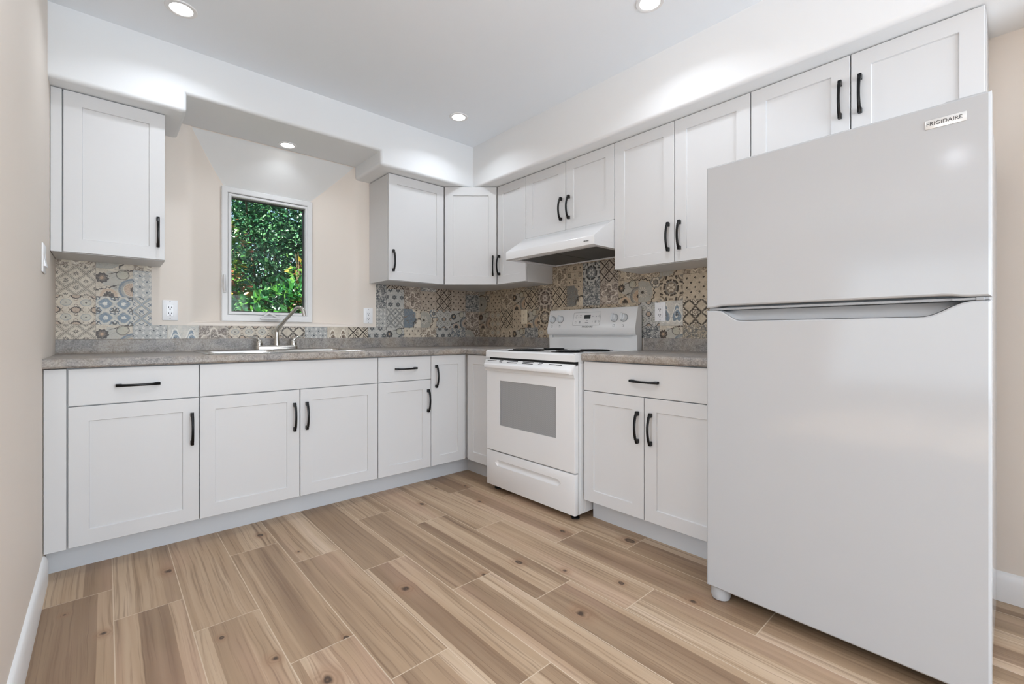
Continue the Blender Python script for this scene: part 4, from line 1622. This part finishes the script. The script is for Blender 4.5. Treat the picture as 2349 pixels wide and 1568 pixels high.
# ================================================================== REFRIGERATOR
def build_fridge():
    XF, F0 = -0.8236, -2.466
    W = 0.7505
    root = thing('refrigerator', 'white top-freezer refrigerator at the end of the stove wall', 'refrigerator', (XF, F0, 0), SW)
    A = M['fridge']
    mb = MB()
    mb.box((0.004, 0.072, 0.045), (W - 0.004, 0.742, 1.640), 0.006)
    mb.build('body', A, root)

    def panel(name, prof_lo, prof_hi, t=0.062):
        """front built from matching lower and upper outlines (x,z), rounded front edges"""
        mb = MB()
        outl = prof_lo + list(reversed(prof_hi))
        cx = W / 2
        cz = sum(p[1] for p in outl) / len(outl)

        def off(i):
            res = []
            n = len(outl)
            for k in range(n):
                p, q, r = Vector(outl[k - 1]), Vector(outl[k]), Vector(outl[(k + 1) % n])
                d1, d2 = (q - p).normalized(), (r - q).normalized()
                nn = Vector((-d1.y - d2.y, d1.x + d2.x))
                nn = nn / max(1e-6, nn.length)
                c = max(0.35, nn.dot(Vector((-d1.y, d1.x))))
                v = q + nn * (i / c)
                res.append((v.x, v.y))
            return res
        loops = []
        for i, y in ((0.0, t), (0.0, 0.007), (0.002, 0.0026), (0.0062, 0.0)):
            loops.append([(x, y, z) for x, z in off(i)])
        mb.loft(loops, True, True, True)
        return mb.build(name, A, root, sharp=30)

    n = 40
    xs = [W * i / n for i in range(n + 1)]

    def sm(a, b, x):
        f = min(1.0, max(0.0, (x - a) / (b - a)))
        return f * f * (3 - 2 * f)

    lo = [(x, 1.1105 + 0.006 * sm(0.02, 0.06, x) * (1 - sm(0.66, 0.71, x))) for x in xs]
    fz = panel('freezer_door', lo, [(0.0, 1.6475), (W, 1.6475)])
    hi = [(x, 1.1015 - 0.040 * sm(0.045, 0.125, x) * (1 - sm(0.615, 0.715, x))) for x in xs]
    fd = panel('fridge_door', [(0.0, 0.052), (W, 0.052)], hi)
    # scooped grip along the top of the lower door
    mb = MB()
    xs2 = [0.03 + (0.69) * i / 44 for i in range(45)]
    loops = []
    for y, k in ((0.001, 0.0), (0.004, 0.02), (0.016, 0.14), (0.032, 0.42), (0.044, 0.8), (0.048, 1.0)):
        row = []
        for x in xs2:
            zl = 1.1015 - 0.040 * sm(0.045, 0.125, x) * (1 - sm(0.615, 0.715, x)) - 0.0003
            row.append((x, y, zl + (1.1005 - zl) * k))
        loops.append(row)
    mb.loft(loops, False)
    mb.build('grip_recess', A, fd)
    MB().box((0.008, 0.012, 1.1025), (W - 0.008, 0.07, 1.1095)).build('door_gasket', M['shade_grey'], root)
    mb = MB()
    mb.box((W - 0.075, 0.003, 1.1020), (W - 0.004, 0.05, 1.1085), 0.001, 1)
    mb.box((W - 0.030, 0.001, 1.1005), (W - 0.012, 0.03, 1.1100), 0.002, 1)
    mb.build('hinge', M['shade_grey'], root, merge=0)
    mb = MB()
    mb.box((W - 0.09, 0.01, 1.640), (W - 0.01, 0.12, 1.652), 0.003)
    mb.build('hinge_cover', A, root)
    # badge
    mb = MB()
    mb.box((0.622, -0.0022, 1.5835), (0.7045, 0.001, 1.6085), 0.001, 2)
    bd = mb.build('badge', M['badge'], fz)
    text('FRIGIDAIRE', 0.0143, 'brand_lettering', M['ink'], bd, (0.6605, -0.0023, 1.5965), (R90, 0, 0), sx=1.0)
    # feet
    for x in (0.03, W - 0.03):
        mb = MB()
        mb.lathe([(0.022, 0.0), (0.032, 0.004), (0.036, 0.018), (0.034, 0.053)], 24, (x + (0.006 if x < 0.3 else -0.006), 0.045, 0))
        mb.build('leveling_leg', A, root)
    for x in (0.05, W - 0.05):
        MB().lathe([(0.02, -0.012), (0.02, 0.012)], 18, (x, 0.68, 0.022), 'x').build('roller', M['coil'], root)
    MB().box((0.02, 0.68, 0.02), (W - 0.02, 0.72, 0.046)).build('roller_bar', M['coil'], root)
    MB().box((0.03, 0.10, 0.018), (W - 0.03, 0.13, 0.046)).build('base_grille', M['coil'], root)


build_fridge()


# ================================================================== OUTLETS AND SWITCH
def outlet(label, loc, rz, mat='plate', w=0.072, h=0.116, group='wall outlets'):
    root = thing('wall_outlet', label, 'outlet', loc, rz, group)
    MB().box((-w / 2, -0.006, -h / 2), (w / 2, 0.0, h / 2), 0.0025, 2).build('cover_plate', M[mat], root)
    mb = MB()
    mb.box((-0.0168, -0.0085, -0.0335), (0.0168, -0.005, 0.0335), 0.0015, 1)
    rc = mb.build('receptacle', M[mat], root)
    mb = MB()
    for z in (-0.0185, 0.0155):
        mb.box((-0.0075, -0.0092, z - 0.003), (-0.0050, -0.008, z + 0.006))
        mb.box((0.0050, -0.0092, z - 0.002), (0.0075, -0.008, z + 0.005))
        mb.lathe([(0.0028, -0.0092), (0.0028, -0.008)], 12, (0, 0, z - 0.009), 'y')
    mb.build('socket_slots', M['dark'], rc, merge=0)
    for z in (-0.0485, 0.0485):
        MB().lathe([(0.003, -0.0068), (0.003, -0.005)], 12, (0, 0, z), 'y').build('screw', M['shade_grey'], root, merge=0)
    return root


outlet('white wall outlet left of the window recess', (-2.2605, 0.0, 1.1485), 0)
outlet('small white wall outlet between the window recess and the right-hand tiles', (-1.0675, 0.0, 1.148), 0)
outlet('cream wall outlet on the tiles left of the stove', (-0.006, -0.5955, 1.151), SW, 'cream')
outlet('white wall outlet on the tiles between stove and refrigerator', (-0.006, -1.8055, 1.1465), SW)


def build_switch():
    root = thing('light_switch', 'white light switch on the left wall', 'light switch', (XL, -0.615, 1.318), R90)
    MB().box((-0.06, -0.006, -0.058), (0.06, 0.0, 0.058), 0.0025, 2).build('cover_plate', M['plate'], root)
    for x in (-0.023, 0.023):
        mb = MB()
        mb.prism([(-0.005, -0.033), (-0.012, -0.033), (-0.0075, 0.0), (-0.006, 0.033), (-0.005, 0.033)], 'x', x - 0.0165, x + 0.0165)
        mb.build('rocker', M['plate'], root)


build_switch()


# ================================================================== DOWNLIGHTS
def downlight(x, y, z, label, watts, r=0.062, spread=138):
    root = thing('recessed_downlight', label, 'ceiling light', (x, y, z), 0, 'recessed ceiling downlights')
    MB().lathe([(r * 0.70, -0.0035), (r * 0.74, -0.005), (r * 0.96, -0.004), (r, -0.001), (r, 0.0)], 40, cap=False).build('trim_ring', M['trim'], root)
    MB().lathe([(r * 0.71, -0.0032), (r * 0.71, -0.0008)], 36).build('lens', M['lens'], root)
    lamp('downlight_bulb', 'AREA', (0, 0, -0.008), (0, 0, 0), watts, root, shape='DISK', size=r * 1.35, color=(0.905, 0.97, 1.06), spread=math.radians(spread))
    return root


DW = 1.9
downlight(-2.283, -0.748, ZC, 'glowing recessed downlight in the ceiling nearest the left wall', DW)
downlight(-0.767, -0.751, ZC, 'glowing recessed downlight in the ceiling near the corner', DW)
downlight(-0.751, -2.181, ZC, 'glowing recessed downlight in the ceiling in front of the tall cabinets', DW)
downlight(-1.655, -0.088, 2.243, 'glowing recessed downlight in the raised soffit over the window', 0.75, 0.056)
for x, y, s in ((-2.283, -2.181, 'above the middle of the floor'), (-1.7, -4.7, 'added unseen beyond the refrigerator'), (-3.2, -4.1, 'added unseen behind the camera'),
                (-4.289, -2.939, 'over the adjoining room, mirrored in the refrigerator door'), (-4.3, -1.2, 'added unseen over the far end of the adjoining room'), (-4.3, -5.2, 'added unseen at the back of the adjoining room')):
    downlight(x, y, ZC, 'recessed downlight ' + s, DW * 2.2, spread=164)  # unseen, brighter and wider than the visible ones; most added to light the room


# ================================================================== GARDEN
def leaf_mat(name, cols, trans=0.35):
    t = T(name, 0.3, 0.0, 0.6)
    r = E(t, t.geom('Random Per Island'))
    ramp = t.node('ShaderNodeValToRGB')
    ramp.color_ramp.interpolation = 'CONSTANT'
    els = ramp.color_ramp.elements
    els[0].position = 0.0
    els[0].color = lin(cols[0])
    els[1].position = 1.0 / len(cols)
    els[1].color = lin(cols[1])
    for i in range(2, len(cols)):
        e = els.new(i / len(cols))
        e.color = lin(cols[i])
    t.put(ramp.inputs[0], r)
    t.base(ramp.outputs[0])
    tr = t.node('ShaderNodeBsdfTranslucent')
    t.l.new(ramp.outputs[0], tr.inputs[0])
    mx = t.node('ShaderNodeMixShader')
    mx.inputs[0].default_value = trans
    out = t.n['Material Output']
    t.l.new(t.b.outputs[0], mx.inputs[1])
    t.l.new(tr.outputs[0], mx.inputs[2])
    t.l.new(mx.outputs[0], out.inputs[0])
    return t.m


M['leaf_big'] = leaf_mat('broad_leaf', [(34, 82, 36), (52, 104, 40), (26, 68, 40), (72, 122, 48), (40, 92, 54), (30, 76, 42)])
M['leaf_mixed'] = leaf_mat('autumn_mixed_leaf', [(70, 112, 44), (92, 124, 48), (54, 100, 44), (126, 112, 44), (140, 84, 60), (76, 116, 52)])
M['leaf_small'] = leaf_mat('small_leaf', [(40, 84, 52), (66, 112, 70), (32, 72, 50), (92, 136, 96), (48, 94, 60), (40, 84, 62)])


def shrub(name, label, center, rad, count, size, mat, seed, base=None, shell=0.35):
    r = random.Random(seed)
    cx, cy, cz = center
    root = thing(name, label, 'shrub', (cx, cy, 0.0), 0, 'garden shrubs outside the window')
    V, Fc = [], []
    for _ in range(count):
        while True:
            p = Vector((r.uniform(-1, 1), r.uniform(-1, 1), r.uniform(-1, 1)))
            if shell < p.length < 1.0 and r.random() < 0.25 + 0.75 * p.length:
                break
        lump = 1.0 + 0.16 * math.sin(p.x * 7 + seed) * math.sin(p.z * 6 + seed * 2) + 0.1 * math.sin(p.z * 13)
        q = Vector((p.x * rad[0], p.y * rad[1], p.z * rad[2])) * lump + Vector((0, 0, cz))
        if q.z < 0.03:
            continue
        s = size * r.uniform(0.6, 1.35)
        d = (p + Vector((r.gauss(0, .5), r.gauss(0, .5), r.gauss(-0.2, .5)))).normalized()
        n = (Vector((r.gauss(0, .5), r.gauss(-0.3, .5), r.gauss(0.8, .4)))).normalized()
        a = d.cross(n)
        if a.length < 1e-3:
            continue
        a.normalize()
        n = a.cross(d)
        k = len(V)
        w = s * r.uniform(0.24, 0.34)
        V += [q, q + d * s * .35 + a * w - n * s * .03, q + d * s * .75 + a * w * .7 - n * s * .08, q + d * s - n * s * .16, q + d * s * .75 - a * w * .7 - n * s * .08, q + d * s * .35 - a * w - n * s * .03, q + d * s * .5 - n * s * .09]
        Fc += [(k, k + 1, k + 6), (k + 1, k + 2, k + 6), (k + 2, k + 3, k + 6), (k + 3, k + 4, k + 6), (k + 4, k + 5, k + 6), (k + 5, k, k + 6)]
    me = bpy.data.meshes.new('foliage')
    me.from_pydata([tuple(v) for v in V], [], Fc)
    o = link('foliage', me, mat, root)
    o['kind'] = 'stuff'
    mb = MB()
    for k in range(7):
        a = r.uniform(0, 6.28)
        e = Vector((math.cos(a) * rad[0] * .7, math.sin(a) * rad[1] * .6, cz + rad[2] * r.uniform(.1, .8)))
        st = Vector((math.cos(a) * .06, math.sin(a) * .06, 0.0))
        m1 = st.lerp(e, .45) + Vector((r.gauss(0, .06), r.gauss(0, .06), .15))
        mb.tube([st, m1, e], [.022 + cz * .006, .015, .006], 7)
    mb.build('stems', M['bark'], root, merge=0)
    return root


shrub('broadleaf_shrub', 'low broad-leaved green shrub just outside the window', (-1.3, 0.95, 0.82), (0.85, 0.30, 0.70), 4200, 0.062, M['leaf_big'], 2)
shrub('mixed_shrub', 'taller shrub with yellow and rust leaves outside the window, left of the view', (-1.83, 1.80, 1.25), (0.37, 0.28, 1.1), 2600, 0.062, M['leaf_mixed'], 4)
shrub('mixed_shrub', 'yellow-green leafy shrub outside the window, right of the view', (-0.80, 1.80, 1.15), (0.37, 0.28, 0.9), 2400, 0.062, M['leaf_mixed'], 8)
shrub('hedge_tree', 'tall fine-leaved green tree filling the view behind the shrubs', (-1.0, 3.4, 1.9), (1.45, 0.72, 2.2), 34000, 0.055, M['leaf_small'], 6, shell=0.05)
shrub('hedge_tree', 'dark fine-leaved tree farther left behind the shrubs', (-4.8, 3.6, 1.9), (1.4, 0.8, 2.2), 6000, 0.08, M['leaf_small'], 9)
shrub('hedge_tree', 'fine-leaved tree farther right behind the shrubs', (2.9, 3.6, 1.9), (1.4, 0.8, 2.0), 6000, 0.08, M['leaf_small'], 12)
shrub('hedge_tree', 'broad dark tree at the very back of the garden', (-0.6, 6.6, 2.2), (3.6, 1.0, 2.6), 16000, 0.17, M['leaf_small'], 15, shell=0.1)
struct(MB().box((-9, 0.34, -0.1), (6, 9, -0.02)).build('ground', M['soil']), 'garden ground outside')
